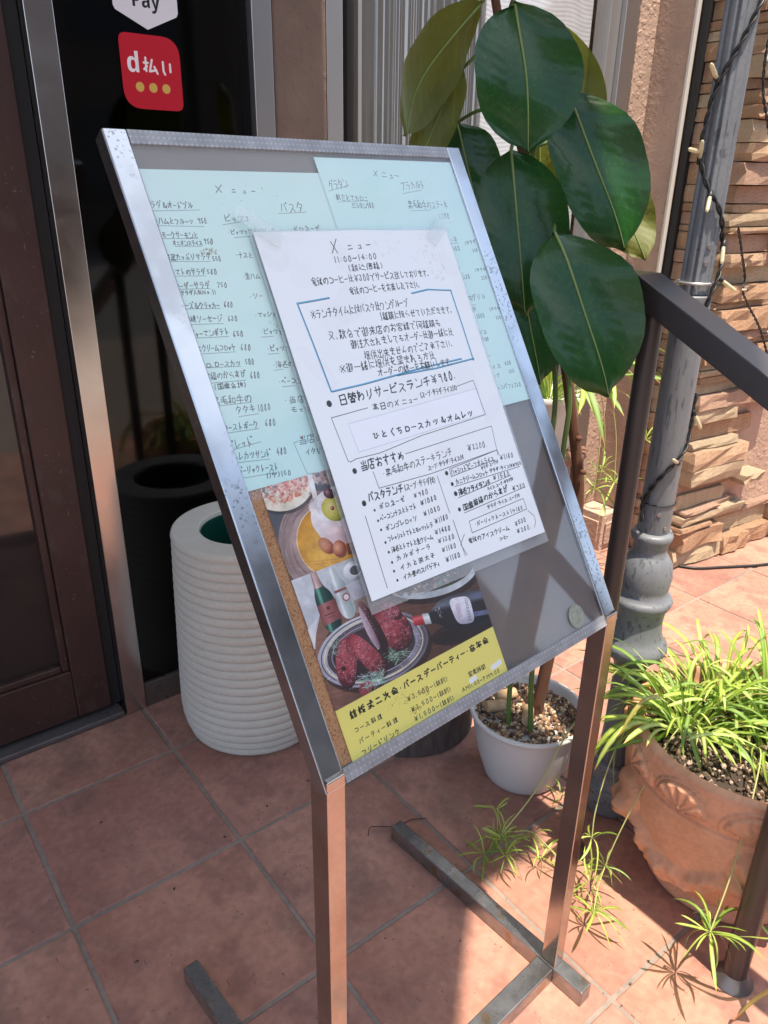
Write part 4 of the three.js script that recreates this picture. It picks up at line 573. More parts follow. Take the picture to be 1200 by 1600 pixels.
[['pale wine cork lying across the soil at the pot centre', 0.972, -0.778, 0.7, 0.0115], ['pale wine cork lying on the shaded soil beside the pot wall', 0.945, -0.835, -0.5, 0.0115], ['yellowish wine cork lying on the soil beside the brown trunk', 0.985, -0.85, -0.35, 0.011]].forEach(([label, x, z, a, r]) => {
  const t = thing('wine_cork', label, 'cork', [x, 0.152, z], a); part('body', lathe([[0, -0.022], [r - 0.001, -0.022], [r, -0.0205], [r, 0.0205], [r - 0.001, 0.022], [0, 0.022]], 20).rotateZ(Math.PI / 2).translate(0, r * 0.6, 0), corkMat, t);
});

// ---------------------------------------------------------------- rubber plant
const veinTex = (a, b) => dataTex(256, (u, v) => { const x = Math.abs(u - 0.5) * 2, w = Math.abs(Math.sin((v * 15 - x * 2.4) * Math.PI)); let k = mixc(a, b, 0.12 * step(0.9, 0.995, w) + 0.6 * (fbm(u, v, 7, 5) - 0.3)); const d = fbm(u + 0.4, v + 0.2, 60, 2); if (d > 0.74) k = mixc(k, [0.5, 0.47, 0.36], 0.25); if (x < 0.02) k = b; return k; });
const leafTop = phys({ map: veinTex([0.09, 0.27, 0.08], [0.18, 0.4, 0.12]), roughness: 0.4, clearcoat: 0.3, clearcoatRoughness: 0.14, specularIntensity: 0.6, transmission: 0.08, thickness: 0, side: THREE.DoubleSide });
const leafUnder = phys({ map: veinTex([0.44, 0.47, 0.12], [0.52, 0.56, 0.2]), roughness: 0.6, transmission: 0.5, thickness: 0, side: THREE.DoubleSide });
const ribMat = std({ color: rgb(0.2, 0.28, 0.08), roughness: 0.6 });
function rubberLeaf(parent, base, tip, width, face, { bend = 0.02, fold = 0.1, under = false, twist = 0, curl = 0.5 + 0.5 * rnd() } = {}) {
  const b = V(...base), e = V(...tip), L = b.distanceTo(e), y = e.clone().sub(b).normalize(), n = V(...face); n.addScaledVector(y, -n.dot(y)).normalize().applyAxisAngle(y, twist);
  const x = y.clone().cross(n).normalize(), NU = 14, NV = 26, g = new THREE.PlaneGeometry(1, 1, NU, NV), p = g.attributes.position;
  const half = (s) => { const t = Math.min(1, s / 0.97), w = Math.pow(Math.max(0, 1 - Math.pow(Math.abs(2 * Math.pow(t, 1.04) - 1), 2.25)), 0.62); return width / 2 * Math.max(w, 0.035 * (1 - s) / 0.03 * (s > 0.9 ? 1 : 0)); };
  const surf = (u, s) => { const w = half(s), d = u * w, a = Math.abs(u); const z = bend * (4 * s * (1 - s)) - fold * 1.6 * Math.abs(d) + 1.3 * d * d / width * curl + 0.0024 * Math.sin((s * 13 - a * 2.4) * 2 * Math.PI) * a * (1 - a * a * 0.6) + 0.004 * Math.sin(s * 7 + u * 2 + L * 90) + 0.0025 * Math.sin(u * 3 + s * 16 + L * 50) * a; return b.clone().addScaledVector(y, s * L).addScaledVector(x, d).addScaledVector(n, z); };
  for (let j = 0; j <= NV; j++) for (let i = 0; i <= NU; i++) { const s = j / NV, q = surf(i / NU * 2 - 1, s), k = j * (NU + 1) + i; p.setXYZ(k, q.x, q.y, q.z); g.attributes.uv.setXY(k, i / NU, s); }
  g.computeVertexNormals(); const leaf = part('leaf', g, under ? leafUnder : leafTop, parent);
  const mid = []; for (let j = 0; j <= 10; j++) mid.push(surf(0, j / 10 * 0.985).addScaledVector(n, 0.0006)); part('midrib', taperTube(mid, 0.002, 0.0006, 20, 6), ribMat, leaf); return leaf;
}
{
  const t = thing('rubber_plant', 'tall rubber plant with broad glossy dark leaves growing from the white pot', 'plant');
  const bark = std({ map: dataTex(256, (u, v) => { const k = fbm(u, v, 24, 4); return mixc([0.3, 0.19, 0.14], [0.46, 0.31, 0.22], k); }, true, 3), bumpMap: scuff, bumpScale: 0.001, roughness: 0.9 });
  part('trunk', taperTube([[1.005, 0.138, -0.785], [1.028, 0.412, -0.775], [1.04, 0.601, -0.774], [1.016, 0.765, -0.793], [0.983, 0.933, -0.819], [0.942, 1.102, -0.85], [0.923, 1.163, -0.866], [0.905, 1.271, -0.892], [0.885, 1.4, -0.92]], 0.0125, 0.006, 60, 10), bark, t);
  const green = std({ color: rgb(0.09, 0.16, 0.035), roughness: 0.55 });
  part('young_stem', taperTube([[0.934, 0.14, -0.793], [0.931, 0.282, -0.795], [0.95, 0.656, -0.781], [0.969, 0.794, -0.791], [0.963, 0.982, -0.834]], 0.0048, 0.004, 40, 8), green, t);
  part('young_stem', taperTube([[0.953, 0.14, -0.752], [0.946, 0.296, -0.759], [0.963, 0.716, -0.758], [0.971, 0.8, -0.764], [0.958, 0.95, -0.8]], 0.0052, 0.004, 40, 8), green, t);
  for (const [y, x, z] of [[0.66, 1.032, -0.768], [0.5, 1.033, -0.763], [0.72, 1.022, -0.778]]) part('bud_scar', new THREE.SphereGeometry(0.006, 10, 6).scale(1, 0.8, 1).translate(x - 0.006, y, z + 0.008), bark, t);
  const cam = [-0.62, 0.12, 0.78]; // leaves turn to the open side of the terrace
  const A = [[[0.839, 1.326, -0.817], [0.835, 1.15, -0.769], 0.143, [-0.5, 0.35, 0.8], { bend: 0.012, fold: 0.12 }], [[0.93, 1.23, -0.797], [0.974, 1.027, -0.699], 0.128, [-0.35, 0.35, 0.85], { bend: 0.014, fold: 0.16, twist: 0.25 }], [[0.815, 1.054, -0.696], [0.833, 0.857, -0.593], 0.138, [-0.5, 0.4, 0.75], { bend: 0.018, fold: 0.12 }], [[0.846, 1.156, -0.813], [0.832, 0.94, -0.748], 0.135, [-0.7, 0.25, 0.65], { bend: 0.014, fold: 0.18 }], [[0.929, 1.02, -0.874], [0.927, 0.82, -0.79], 0.12, [-0.5, 0.3, 0.8], { bend: 0.014, fold: 0.1 }], [[0.906, 1.2, -0.993], [0.908, 1.06, -0.93], 0.1, [-0.6, 0.2, 0.75], { bend: 0.01, fold: 0.1 }]];
  const B = [[[0.873, 1.345, -0.915], [0.752, 1.172, -0.93], 0.095, [-0.45, -0.75, 0.55], { bend: -0.03, fold: 0.12 }], [[0.882, 1.268, -0.96], [0.79, 1.12, -0.955], 0.06, [-0.6, -0.45, 0.65], { bend: -0.014, fold: 0.1 }], [[1.0, 1.335, -0.93], [1.085, 1.19, -0.857], 0.095, [-0.5, -0.2, 0.8], { bend: -0.012, fold: 0.08 }], [[1.09, 1.15, -0.83], [1.112, 1.004, -0.756], 0.085, [-0.4, -0.15, 0.9], { bend: -0.012, fold: 0.08 }], [[0.975, 1.21, -0.885], [0.962, 1.07, -0.849], 0.07, [-0.7, -0.1, 0.7], { bend: -0.01, fold: 0.1 }]];
  for (const [b, e, w, f, o] of A) rubberLeaf(t, b, e, w, f, o);
  for (const [b, e, w, f, o] of B) rubberLeaf(t, b, e, w, f, { ...o, under: true });
  for (const pts of [[[0.9, 1.29, -0.896], [0.875, 1.335, -0.86], [0.839, 1.326, -0.817]], [[0.932, 1.14, -0.857], [0.932, 1.2, -0.83], [0.93, 1.23, -0.797]], [[0.962, 0.98, -0.83], [0.9, 1.06, -0.77], [0.815, 1.054, -0.696]], [[0.922, 1.166, -0.866], [0.885, 1.19, -0.84], [0.846, 1.156, -0.813]], [[0.93, 1.16, -0.86], [0.985, 1.175, -0.85], [1.04, 1.175, -0.84], [1.09, 1.15, -0.83]], [[0.893, 1.36, -0.912], [0.884, 1.36, -0.913], [0.873, 1.345, -0.915]], [[0.9, 1.3, -0.9], [0.893, 1.29, -0.93], [0.882, 1.268, -0.96]], [[0.9, 1.3, -0.9], [0.95, 1.34, -0.92], [1.0, 1.335, -0.93]], [[0.95, 1.05, -0.845], [0.94, 1.04, -0.86], [0.929, 1.02, -0.874]], [[0.915, 1.2, -0.87], [0.91, 1.215, -0.94], [0.906, 1.2, -0.993]], [[0.935, 1.13, -0.855], [0.96, 1.2, -0.87], [0.975, 1.21, -0.885]]]) part('petiole', taperTube(pts, 0.0032, 0.0026, 12, 7), green, t);
}

// ---------------------------------------------------------------- spider plants
const bladeTex = (a, b) => dataTex(64, (u, v) => { const x = Math.abs(u - 0.5) * 2; return mixc(b, a, step(0.25, 0.6, x)).map((k, i) => (k + (v > 0.95 ? [0.12, -0.1, -0.05][i] : 0)) * (0.9 + 0.2 * fbm(u, v, 8, 2))); });
const bladeMats = [[[0.58, 0.7, 0.2], [0.78, 0.84, 0.42]], [[0.52, 0.64, 0.18], [0.66, 0.76, 0.32]], [[0.64, 0.74, 0.26], [0.84, 0.88, 0.54]], [[0.44, 0.58, 0.18], [0.56, 0.69, 0.3]], [[0.62, 0.6, 0.26], [0.74, 0.7, 0.4]]].map(([a, b]) => phys({ map: bladeTex(a, b), roughness: 0.55, transmission: 0.4, thickness: 0, side: THREE.DoubleSide }));
function blade(len, rise, droop, w, sway = 0, NS = 9) {
  const pos = [], uv = [], idx = [];
  for (let i = 0; i <= NS; i++) { const s = i / NS, x = len * s * (1 - 0.22 * droop * s), y = len * (rise * s - droop * s * s), z = sway * len * s * s, ww = w / 2 * Math.pow(Math.sin(Math.PI * (0.12 + 0.88 * (1 - s) * 0.98) * 0.98), 0.6) * (s > 0.99 ? 0.05 : 1); for (const k of [-1, 0, 1]) { pos.push(x, y + (k ? 0.22 * ww : 0), z + k * ww); uv.push((k + 1) / 2, s); } }
  for (let i = 0; i < NS; i++) for (const k of [0, 1]) { const a = i * 3 + k; idx.push(a, a + 1, a + 4, a, a + 4, a + 3); }
  const g = new THREE.BufferGeometry(); g.setAttribute('position', new THREE.Float32BufferAttribute(pos, 3)); g.setAttribute('uv', new THREE.Float32BufferAttribute(uv, 2)); g.setIndex(idx); g.computeVertexNormals(); return g;
}
const longBlades = []; for (let i = 0; i < 16; i++) longBlades.push(blade(1, rr(0.75, 1.5), rr(0.55, 1.55), rr(0.034, 0.052), rr(-0.25, 0.25), 10));
const shortBlades = []; for (let i = 0; i < 8; i++) shortBlades.push(blade(1, rr(-0.1, 1.1), rr(0.2, 1.5), rr(0.06, 0.09), rr(-0.5, 0.5), 6));
function tuft(parent, [x, y, z], n, l0, l1, set = longBlades, spread = 0.03, from = 0, to = 6.283) {
  for (let i = 0; i < n; i++) { const m = part('leaf', set[Math.floor(rnd() * set.length)], bladeMats[Math.floor(rnd() * 4.15)], parent), a = from + (to - from) * (i + rr(-0.4, 0.4)) / n, l = rr(l0, l1); m.position.set(x + Math.cos(a) * spread * rnd(), y + rr(-0.004, 0.006), z - Math.sin(a) * spread * rnd()); m.rotation.set(rr(-0.5, 0.5), a, rr(-0.35, 0.5)); m.rotation.order = 'YZX'; m.scale.setScalar(l); }
}
const runnerMat = std({ color: rgb(0.42, 0.42, 0.16), roughness: 0.7 });
function plantlet(parent, at, n, l0, l1) { const g = new THREE.Group(); g.name = 'plantlet'; g.position.set(...at); parent.add(g); tuft(g, [0, 0, 0], n, l0, l1, shortBlades, 0.004); return g; }
// terracotta pot
{
  const cx = 1.095, cz = -0.418, t = thing('terracotta_pot', 'large terracotta pot with moulded shells and garlands beside the handrail', 'pot', [cx, 0, cz]);
  const prof = [[0.1, 0.0], [0.12, 0.001], [0.127, 0.006], [0.127, 0.018], [0.122, 0.026], [0.123, 0.031], [0.134, 0.044], [0.156, 0.075], [0.174, 0.13], [0.183, 0.18], [0.1865, 0.222], [0.1865, 0.229], [0.1835, 0.233], [0.184, 0.238], [0.187, 0.25], [0.189, 0.28], [0.189, 0.296], [0.187, 0.303], [0.181, 0.306], [0.173, 0.305], [0.169, 0.3], [0.165, 0.275], [0.16, 0.265]];
  const curve = new THREE.CatmullRomCurve3(prof.map(([r, y]) => V(r, y, 0)), false, 'centripetal'), NS = 170, NA = 440, pos = [], uv = [], idx = [];
  const relief = (a, y) => {
    let d = 0;
    if (y > 0.238 && y < 0.296) { const n = 11, f = ((a / 6.283) * n % 1 + 1) % 1 - 0.5, dx = f * 0.108, dy = y - 0.243, r = Math.hypot(dx, dy), th = Math.atan2(dx, dy); if (r < 0.047 && Math.abs(th) < 1.35) d += 0.0105 * (1 - step(0.041, 0.047, r)) * (0.55 + 0.45 * Math.abs(Math.cos(th * 6.5))); else if (r < 0.051) d += 0.003; }
    if (y > 0.04 && y < 0.225) { const wave = 0.118 + 0.03 * Math.cos(a * 5), q = Math.abs(y - wave); const k = 1 - step(0.012, 0.03, q); if (k > 0) d += k * 0.022 * (0.2 + 1.5 * Math.pow(fbm((a / 6.283 + 1) % 1, y * 1.2, 56, 2), 1.5)); const f = ((a / 6.283) * 5 + 0.5) % 1 - 0.5, e = Math.hypot(f * 0.23 / 0.036, (y - 0.175) / 0.042); if (e < 1) d += 0.02 * Math.sqrt(1 - e * e) * (0.3 + 1.2 * fbm((a / 6.283 + 1) % 1, y * 1.2, 44, 2)); }
    return d;
  };
  for (let i = 0; i <= NS; i++) { const c = curve.getPoint(i / NS); for (let j = 0; j <= NA; j++) { const a = j / NA * Math.PI * 2, outer = i / NS < 0.74, r = c.x + (outer ? relief(a, c.y) : 0); pos.push(Math.cos(a) * r, c.y, Math.sin(a) * r); uv.push(a * 0.18, c.y); } }
  for (let i = 0; i < NS; i++) for (let j = 0; j < NA; j++) { const q = i * (NA + 1) + j; idx.push(q, q + NA + 1, q + 1, q + 1, q + NA + 1, q + NA + 2); }
  const g = new THREE.BufferGeometry(); g.setAttribute('position', new THREE.Float32BufferAttribute(pos, 3)); g.setAttribute('uv', new THREE.Float32BufferAttribute(uv, 2)); g.setIndex(idx); g.computeVertexNormals();
  part('body', g, std({ map: dataTex(512, (u, v) => { const a = fbm(u, v, 8, 5), b = fbm(u + 0.3, v, 60, 2); return mixc([0.76, 0.54, 0.4], [0.86, 0.65, 0.52], a).map((x) => x * (0.95 + 0.1 * b)); }, true, 3), bumpMap: clayBump, bumpScale: 0.0008, roughness: 0.88, side: THREE.DoubleSide }), t);
  part('soil_bed', lathe([[0, 0.276], [0.1, 0.274], [0.163, 0.268]], 40), std({ color: rgb(0.05, 0.035, 0.025), roughness: 1, side: THREE.DoubleSide }), t);
  crumbs(t, 0.155, 0.272, 1700, 0.0042, [[0.32, 0.23, 0.16], [0.18, 0.12, 0.08], [0.42, 0.31, 0.24], [0.08, 0.055, 0.04], [0.11, 0.08, 0.055]], 23);
  const s = thing('spider_plant', 'bushy light green spider plant spilling over the terracotta pot with hanging runners', 'plant', [cx, 0, cz]);
  // most blades lean to the far side and over the rail; towards the open side they stay short
  for (const [x, z, n] of [[-0.06, -0.075, 56], [0.04, -0.08, 40], [0.08, 0.0, 40], [0.07, 0.08, 34], [0.0, 0.04, 24]]) { tuft(s, [x, 0.276, z], n, 0.12, 0.24, longBlades, 0.035, -1.4, 2.9); tuft(s, [x, 0.276, z], Math.round(n * 0.36), 0.09, 0.18, longBlades, 0.03, 2.9, 4.9); }
  tuft(s, [-0.07, 0.276, -0.08], 16, 0.16, 0.24, longBlades, 0.02, 2.2, 3.1);
  const R = (name, pts, r = 0.0012) => part(name, tube(pts.map(([x, y, z]) => V(x - cx, y, z - cz)), r, 40, 6), runnerMat, s), L = (x, y, z) => [x - cx, y, z - cz];
  R('runner', [[1.05, 0.29, -0.4], [1.02, 0.33, -0.37], [0.96, 0.3, -0.342], [0.9, 0.19, -0.322], [0.853, 0.125, -0.312]]); plantlet(s, L(0.853, 0.125, -0.312), 22, 0.035, 0.085);
  R('runner', [[0.905, 0.2, -0.325], [0.918, 0.17, -0.31], [0.932, 0.125, -0.299]], 0.001); plantlet(s, L(0.932, 0.125, -0.299), 7, 0.04, 0.075);
  R('runner', [[1.05, 0.29, -0.48], [1.0, 0.34, -0.54], [0.93, 0.27, -0.55], [0.885, 0.15, -0.545], [0.876, 0.1, -0.538]]); plantlet(s, L(0.876, 0.1, -0.538), 7, 0.04, 0.06);
  R('runner', [[1.04, 0.29, -0.47], [0.985, 0.32, -0.48], [0.92, 0.22, -0.49], [0.88, 0.11, -0.5], [0.87, 0.07, -0.502]]); plantlet(s, L(0.87, 0.07, -0.502), 13, 0.02, 0.045); plantlet(s, L(0.805, 0.045, -0.47), 13, 0.03, 0.07); plantlet(s, L(0.835, 0.06, -0.505), 9, 0.03, 0.06);
  R('runner', [[0.87, 0.07, -0.502], [0.84, 0.06, -0.49], [0.805, 0.045, -0.47]], 0.001);
  R('runner', [[1.06, 0.29, -0.5], [1.02, 0.36, -0.6], [0.93, 0.25, -0.64], [0.86, 0.12, -0.655], [0.79, 0.07, -0.657]], 0.0014);
  for (const [x, y, z, n] of [[0.787, 0.07, -0.657, 22], [0.775, 0.05, -0.635, 18], [0.8, 0.045, -0.68, 16], [0.815, 0.09, -0.7, 8], [0.76, 0.03, -0.67, 14], [0.844, 0.05, -0.639, 10], [0.83, 0.035, -0.6, 9], [0.855, 0.03, -0.575, 8], [0.975, 0.03, -0.68, 9]]) plantlet(s, L(x, y * 0.8, z), n, 0.022, 0.058);
  R('runner', [[0.787, 0.07, -0.657], [0.815, 0.06, -0.65], [0.844, 0.05, -0.639], [0.85, 0.04, -0.6], [0.855, 0.03, -0.575]], 0.001);
  R('runner', [[1.09, 0.29, -0.45], [1.05, 0.4, -0.62], [0.98, 0.44, -0.72]], 0.0009);
  const ribbon = (pts, w, m) => { const c = new THREE.CatmullRomCurve3(pts.map(([x, y, z]) => V(x - cx, y, z - cz))), N = 24, pos = [], uv = [], idx = []; for (let k = 0; k <= N; k++) { const q = c.getPointAt(k / N), t = c.getTangentAt(k / N), side = t.clone().cross(V(0.35, 1, 0.2)).normalize(), ww = w / 2 * Math.min(1, Math.pow(k / N * 3.2, 0.7) + 0.04); for (const e of [-1, 0, 1]) { const r = q.clone().addScaledVector(side, e * ww); pos.push(r.x, r.y + (e ? 0.2 * ww : 0), r.z); uv.push((e + 1) / 2, 1 - k / N); } } for (let k = 0; k < N; k++) for (const e of [0, 1]) { const b = k * 3 + e; idx.push(b, b + 1, b + 4, b, b + 4, b + 3); } const g = new THREE.BufferGeometry(); g.setAttribute('position', new THREE.Float32BufferAttribute(pos, 3)); g.setAttribute('uv', new THREE.Float32BufferAttribute(uv, 2)); g.setIndex(idx); g.computeVertexNormals(); return part('leaf', g, m, s); };
  ribbon([[0.842, 0.012, -0.249], [0.856, 0.06, -0.236], [0.867, 0.13, -0.208], [0.9, 0.24, -0.2], [0.97, 0.33, -0.27], [1.03, 0.3, -0.36]], 0.017, bladeMats[4]); ribbon([[0.852, 0.13, -0.3], [0.856, 0.16, -0.267], [0.873, 0.19, -0.224], [0.91, 0.25, -0.2], [0.98, 0.32, -0.26], [1.04, 0.3, -0.37]], 0.008, bladeMats[2]);
}
// spider plant by the window
{
  const st = thing('plant_stool', 'small brown wooden plant stool by the shop window', 'stool', [1.53, 0, -1.27]); const wood = std({ color: rgb(0.2, 0.1, 0.07), roughness: 0.7 });
  part('top', lathe([[0, 0.45], [0.11, 0.45], [0.113, 0.456], [0.113, 0.466], [0.11, 0.47], [0, 0.47]], 32), wood, st);
  for (const [x, z] of [[-0.06, -0.06], [0.06, -0.06], [-0.06, 0.06], [0.06, 0.06]]) part('leg', taperTube([[x * 1.3, 0, z * 1.3], [x, 0.451, z]], 0.012, 0.011, 4, 8), wood, st);
  const p = thing('small_white_pot', 'small white pot standing on the stool by the shop window', 'pot', [1.53, 0.47, -1.27]); part('body', lathe([[0, 0.001], [0.06, 0.001], [0.065, 0.006], [0.085, 0.13], [0.09, 0.134], [0.09, 0.148], [0.083, 0.15], [0.08, 0.13], [0, 0.125]], 40), std({ color: rgb(0.6, 0.59, 0.56), roughness: 0.5 }), p);
  const s = thing('window_spider_plant', 'spider plant with pale dangling offshoots in the small white pot by the window', 'plant', [1.53, 0.59, -1.27]);
  tuft(s, [0, 0.01, 0], 60, 0.26, 0.44, longBlades, 0.04);
  for (const [pts, n] of [[[[0.05, 0.02, 0.02], [0.14, 0.03, 0.04], [0.19, -0.1, 0.05], [0.2, -0.22, 0.05]], 12], [[[0.06, 0.02, 0], [0.18, 0.06, 0.02], [0.25, -0.1, 0.04], [0.27, -0.27, 0.05]], 14], [[[0.04, 0.02, 0.04], [0.1, 0.0, 0.08], [0.12, -0.14, 0.09], [0.12, -0.24, 0.09]], 10], [[[0.06, 0.02, 0.02], [0.2, 0.08, 0.06], [0.3, 0.0, 0.08], [0.33, -0.14, 0.09]], 10]]) { part('runner', tube(pts.map((q) => V(...q)), 0.0016, 24, 6), runnerMat, s); plantlet(s, pts[3], n, 0.05, 0.1); }
}

// ---------------------------------------------------------------- ornamental post with string lights
const PX = 1.065, PZ = -0.635;
{
  const t = thing('ornamental_post', 'weathered grey metal ornamental post with a turned base beside the handrail', 'post', [PX, 0, PZ]);
  const iron = std({ color: rgb(0.6, 0.61, 0.62), map: dataTex(512, (u, v) => { const a = fbm(u, v, 8, 5), b = fbm(u + 0.4, v, 120, 2); return mixc([0.52, 0.53, 0.55], [0.66, 0.67, 0.68], 0.5 * a + 0.5 * b).map((x) => x - 0.14 * step(0.62, 0.75, fbm(u + 0.7, v, 16, 4))); }, true, 3), metalness: 0.12, roughness: 0.5 });
  part('plinth', lathe([[0, 0], [0.048, 0.0], [0.05, 0.003], [0.05, 0.05], [0.046, 0.056], [0.036, 0.06], [0.036, 0.085], [0.04, 0.092], [0.04, 0.104], [0.034, 0.112], [0, 0.112]], 32), iron, t);
  part('pedestal', lathe([[0, 0.112], [0.031, 0.112], [0.028, 0.2], [0.027, 0.31], [0.031, 0.33], [0.052, 0.352], [0.057, 0.362], [0.056, 0.372], [0.049, 0.38], [0.044, 0.392], [0.041, 0.418], [0.043, 0.44], [0.05, 0.452], [0.052, 0.459], [0.049, 0.466], [0.039, 0.472], [0.042, 0.485], [0.044, 0.505], [0.041, 0.528], [0.032, 0.543], [0.027, 0.548], [0.0285, 0.556], [0.028, 0.564], [0.033, 0.573], [0.034, 0.58], [0.03, 0.588], [0, 0.588]], 48), iron, t);
  part('sleeve', lathe([[0, 0.589], [0.0262, 0.589], [0.0262, 0.965], [0.0255, 0.968], [0, 0.968]], 40), iron, t);
  const sh = new THREE.Shape(), N = 96; for (let i = 0; i < N; i++) { const a = i / N * Math.PI * 2, f = ((a / (Math.PI / 3)) % 1 + 1) % 1, r = 0.0215 + 0.0022 * Math.exp(-Math.pow((f - 0.5) / 0.1, 2)) - 0.0012 * Math.exp(-Math.pow((f - 0.28) / 0.05, 2)) - 0.0012 * Math.exp(-Math.pow((f - 0.72) / 0.05, 2)); sh[i ? 'lineTo' : 'moveTo'](Math.cos(a) * r, Math.sin(a) * r); }
  part('shaft', metreUV(new THREE.ExtrudeGeometry(sh, { depth: 2.02, bevelEnabled: false }).rotateX(-Math.PI / 2).translate(0, 0.969, 0)), iron, t);
  part('clamp_ring', new THREE.TorusGeometry(0.0262, 0.0022, 8, 40).rotateX(Math.PI / 2).translate(0, 0.985, 0), std({ color: rgb(0.6, 0.6, 0.6), metalness: 0.8, roughness: 0.35 }), t);
  part('binding_wire', new THREE.TorusGeometry(0.0272, 0.0012, 6, 40).rotateX(Math.PI / 2).translate(0, 0.64, 0), gasketMat, t);
  const screwM = std({ color: rgb(0.3, 0.3, 0.3), metalness: 0.8, roughness: 0.4 }), out = V(-0.6, 0, 0.8).normalize();
  for (const [y, s, r] of [[1.035, 0.004, 0.0222], [1.012, 0.003, 0.0222], [0.625, -0.006, 0.0262], [0.6, 0.012, 0.0262]]) { const d = out.clone().applyAxisAngle(V(0, 1, 0), s * 30), m = part('screw', new THREE.CylinderGeometry(0.0035, 0.004, 0.003, 12).rotateX(Math.PI / 2), screwM, t); m.position.set(d.x * r, y, d.z * r); m.lookAt(PX + d.x * 5, y, PZ + d.z * 5); }
}
const cableMat = std({ color: rgb(0.012, 0.012, 0.013), roughness: 0.45 });
const bulbMat = phys({ color: rgb(0.8, 0.72, 0.5), roughness: 0.25, transmission: 0.45, thickness: 0 });
function twisted(name, pts, parent) {
  const c = new THREE.CatmullRomCurve3(pts.map((p) => V(...p)));
  for (const k of [0, Math.PI]) { const n = 160, len = c.getLength(), q = [], up = V(0.31, 0.2, 0.93); for (let i = 0; i <= n; i++) { const p = c.getPointAt(i / n), t = c.getTangentAt(i / n), u = up.clone().cross(t).normalize(), w = t.clone().cross(u), a = k + i / n * len / 0.02 * Math.PI; q.push(p.addScaledVector(u, Math.cos(a) * 0.002).addScaledVector(w, Math.sin(a) * 0.002)); } part(name, tube(q, 0.0019, 400, 5), cableMat, parent); }
}
function bulb(parent, at, dir, l = 0.031) { const d = V(...dir).normalize(), q = new THREE.Quaternion().setFromUnitVectors(V(0, 1, 0), d), b = part('bulb', lathe([[0, l], [0.0019, l - 0.0008], [0.0028, l - 0.004], [0.003, 0.012], [0.0024, 0.004], [0, 0.004]], 12), bulbMat, parent); b.position.set(...at); b.quaternion.copy(q); part('socket', lathe([[0, -0.004], [0.0034, -0.004], [0.0036, 0.005], [0, 0.005]], 10), cableMat, b); }
{
  const s = thing('string_lights', 'black twisted string-light cable with cream bulbs wound round the ornamental post', 'string lights');
  const round = (a, y, r = 0.027) => [PX + Math.cos(a) * r, y, PZ + Math.sin(a) * r];
  twisted('cable', [round(0.9, 1.37), round(1.4, 1.345), round(1.9, 1.315), round(2.35, 1.285), round(2.8, 1.255, 0.03), round(3.1, 1.225, 0.034), round(3.2, 1.19, 0.036), round(3.25, 1.155, 0.035), round(3.0, 1.125, 0.03), round(2.6, 1.105), round(2.2, 1.092), round(1.7, 1.068), round(1.2, 1.044, 0.026), round(0.9, 1.025, 0.03), round(1.3, 1.0, 0.031), round(1.7, 0.975, 0.031), round(2.0, 0.94, 0.03)], s);
  twisted('cable', [round(0.7, 0.82, 0.029), round(0.8, 0.77, 0.03), round(1.2, 0.742, 0.029), round(1.8, 0.722, 0.029), round(2.4, 0.702, 0.029), round(3.0, 0.672, 0.03), round(3.4, 0.64, 0.031), round(3.2, 0.61, 0.034)], s);
  bulb(s, round(1.5, 1.335), [0.5, -0.25, 0.9]); bulb(s, round(3.05, 1.24, 0.035), [-0.8, 0.5, 0.1]); bulb(s, round(3.25, 1.145, 0.035), [-0.5, 0.75, 0.3]); bulb(s, round(3.2, 1.155, 0.036), [-0.9, 0.1, 0]); bulb(s, round(2.6, 1.104, 0.029), [-0.55, -0.65, 0.3]); bulb(s, round(1.2, 1.04, 0.029), [-0.4, -0.8, 0.3]); bulb(s, round(1.3, 0.992, 0.033), [0.6, -0.5, 0.5]); bulb(s, round(1.9, 0.715, 0.031), [-0.9, 0.45, 0.2]); bulb(s, round(0.75, 0.79, 0.031), [0.4, -0.8, 0.3]);
  const w = thing('string_lights', 'black twisted string-light cable with cream bulbs hanging against the stone wall', 'string lights');
  twisted('cable', [[1.99, 1.6, -1.06], [1.955, 1.48, -1.08], [1.945, 1.4, -1.08], [1.955, 1.32, -1.075], [1.99, 1.26, -1.07], [2.05, 1.18, -1.07], [2.1, 1.08, -1.07], [2.14, 0.95, -1.07]], w);
  twisted('cable', [[1.93, 1.02, -1.06], [1.99, 0.955, -1.07], [2.05, 0.885, -1.08], [2.03, 0.862, -1.07], [2.09, 0.82, -1.08], [2.18, 0.75, -1.08], [2.3, 0.62, -1.08]], w);
  bulb(w, [1.95, 1.38, -1.07], [0.7, -0.5, 0.2], 0.036); bulb(w, [2.03, 0.865, -1.06], [-0.95, 0.1, 0.2], 0.04); bulb(w, [2.1, 1.1, -1.06], [0.6, -0.7, 0.2], 0.036); bulb(w, [2.2, 0.735, -1.07], [0.8, 0.2, 0.2], 0.036);
}

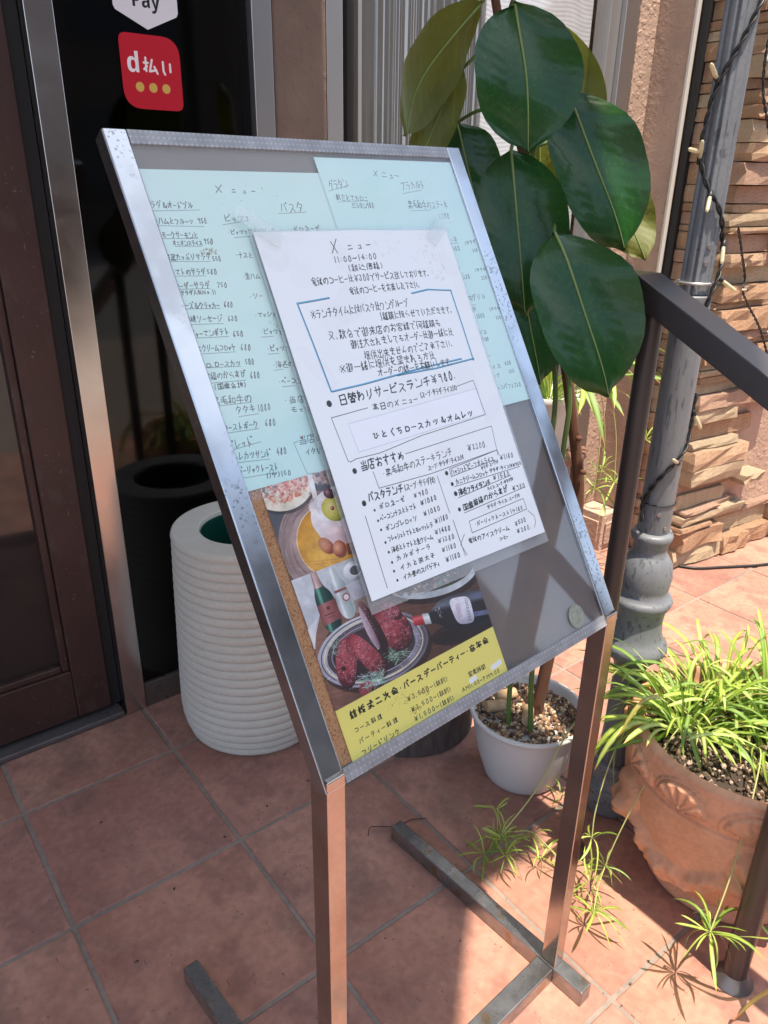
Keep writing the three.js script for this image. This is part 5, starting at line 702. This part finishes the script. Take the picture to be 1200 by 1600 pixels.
// ---------------------------------------------------------------- handrail
{
  const t = thing('handrail', 'dark brown metal handrail with a flat beam sloping down past the planters', 'handrail', [0.915, 0, 0]);
  const m = phys({ color: rgb(0.042, 0.034, 0.034), roughness: 0.38, metalness: 0.3, clearcoat: 0.25, clearcoatRoughness: 0.35 });
  const top = (z) => (z < -0.612 ? 1.007 : 1.007 - (z + 0.612) * 0.492), th = 0.036, zs = [-0.66, -0.612, 0.25], sh = new THREE.Shape();
  zs.forEach((z, i) => sh[i ? 'lineTo' : 'moveTo'](z, top(z) - 0.002)); [...zs].reverse().forEach((z) => sh.lineTo(z, top(z) - th + 0.002)); sh.closePath();
  part('beam', metreUV(new THREE.ExtrudeGeometry(sh, { depth: 0.05, bevelEnabled: true, bevelSize: 0.0018, bevelThickness: 0.0018, bevelSegments: 2 }).rotateY(-Math.PI / 2).translate(0.025, 0, 0)), m, t);
  for (const [z, r] of [[-0.598, 0.0145], [-0.287, 0.0175]]) {
    part('post', lathe([[0, 0.003], [r, 0.003], [r, top(z) - th - 0.012], [r - 0.002, top(z) - th + 0.004], [0, top(z) - th + 0.004]], 28).translate(0, 0, z), m, t);
    part('flange', lathe([[r + 0.0003, 0.02], [r + 0.003, 0.015], [r + 0.009, 0.006], [r + 0.012, 0.002], [r + 0.0125, 0.0005]], 32).translate(0, 0, z), std({ color: rgb(0.14, 0.13, 0.13), metalness: 0.6, roughness: 0.4 }), t);
  }
}
// ---------------------------------------------------------------- small things on the floor
{
  const t = thing('black_hose', 'thin black cable lying on the sunlit tiles in front of the stone wall', 'cable', [2.05, 0, -1.16]); part('run', tube([[-0.06, 0.012, 0.0], [0, 0.006, 0.01], [0.05, 0.005, 0.075], [0.13, 0.005, 0.125], [0.27, 0.005, 0.2], [0.5, 0.005, 0.26]], 0.0048, 60, 8), cableMat, t);
  const w = thing('dry_twig', 'dry curled brown twig lying on the shaded tile by the foot bar', 'twig', [0.66, 0.002, -0.84]); part('stem', tube([[-0.03, 0.003, 0.0], [-0.02, 0.012, -0.008], [-0.005, 0.008, -0.004], [0.03, 0.003, 0.014], [0.06, 0.002, 0.016], [0.085, 0.001, 0.03]], 0.0009, 30, 5), std({ color: rgb(0.07, 0.04, 0.03), roughness: 0.9 }), w);
  const leafM = std({ color: rgb(0.08, 0.05, 0.035), roughness: 0.9 }), spots = [[0.02, -1.06], [0.3, -0.95], [0.42, -1.0], [0.25, -1.17], [0.52, -1.02], [0.62, -1.03], [0.2, -0.86]];
  spots.forEach(([x, z], i) => { const c = thing('leaf_scrap', 'tiny dark leaf scrap lying on a shaded floor tile', 'leaf', [x, 0.0015, z], i, 'leaf scraps on the shaded tiles'); part('flake', new THREE.SphereGeometry(0.0034, 7, 4).scale(1, 0.3, 0.6), leafM, c); });
}
renderer.render(scene, camera);
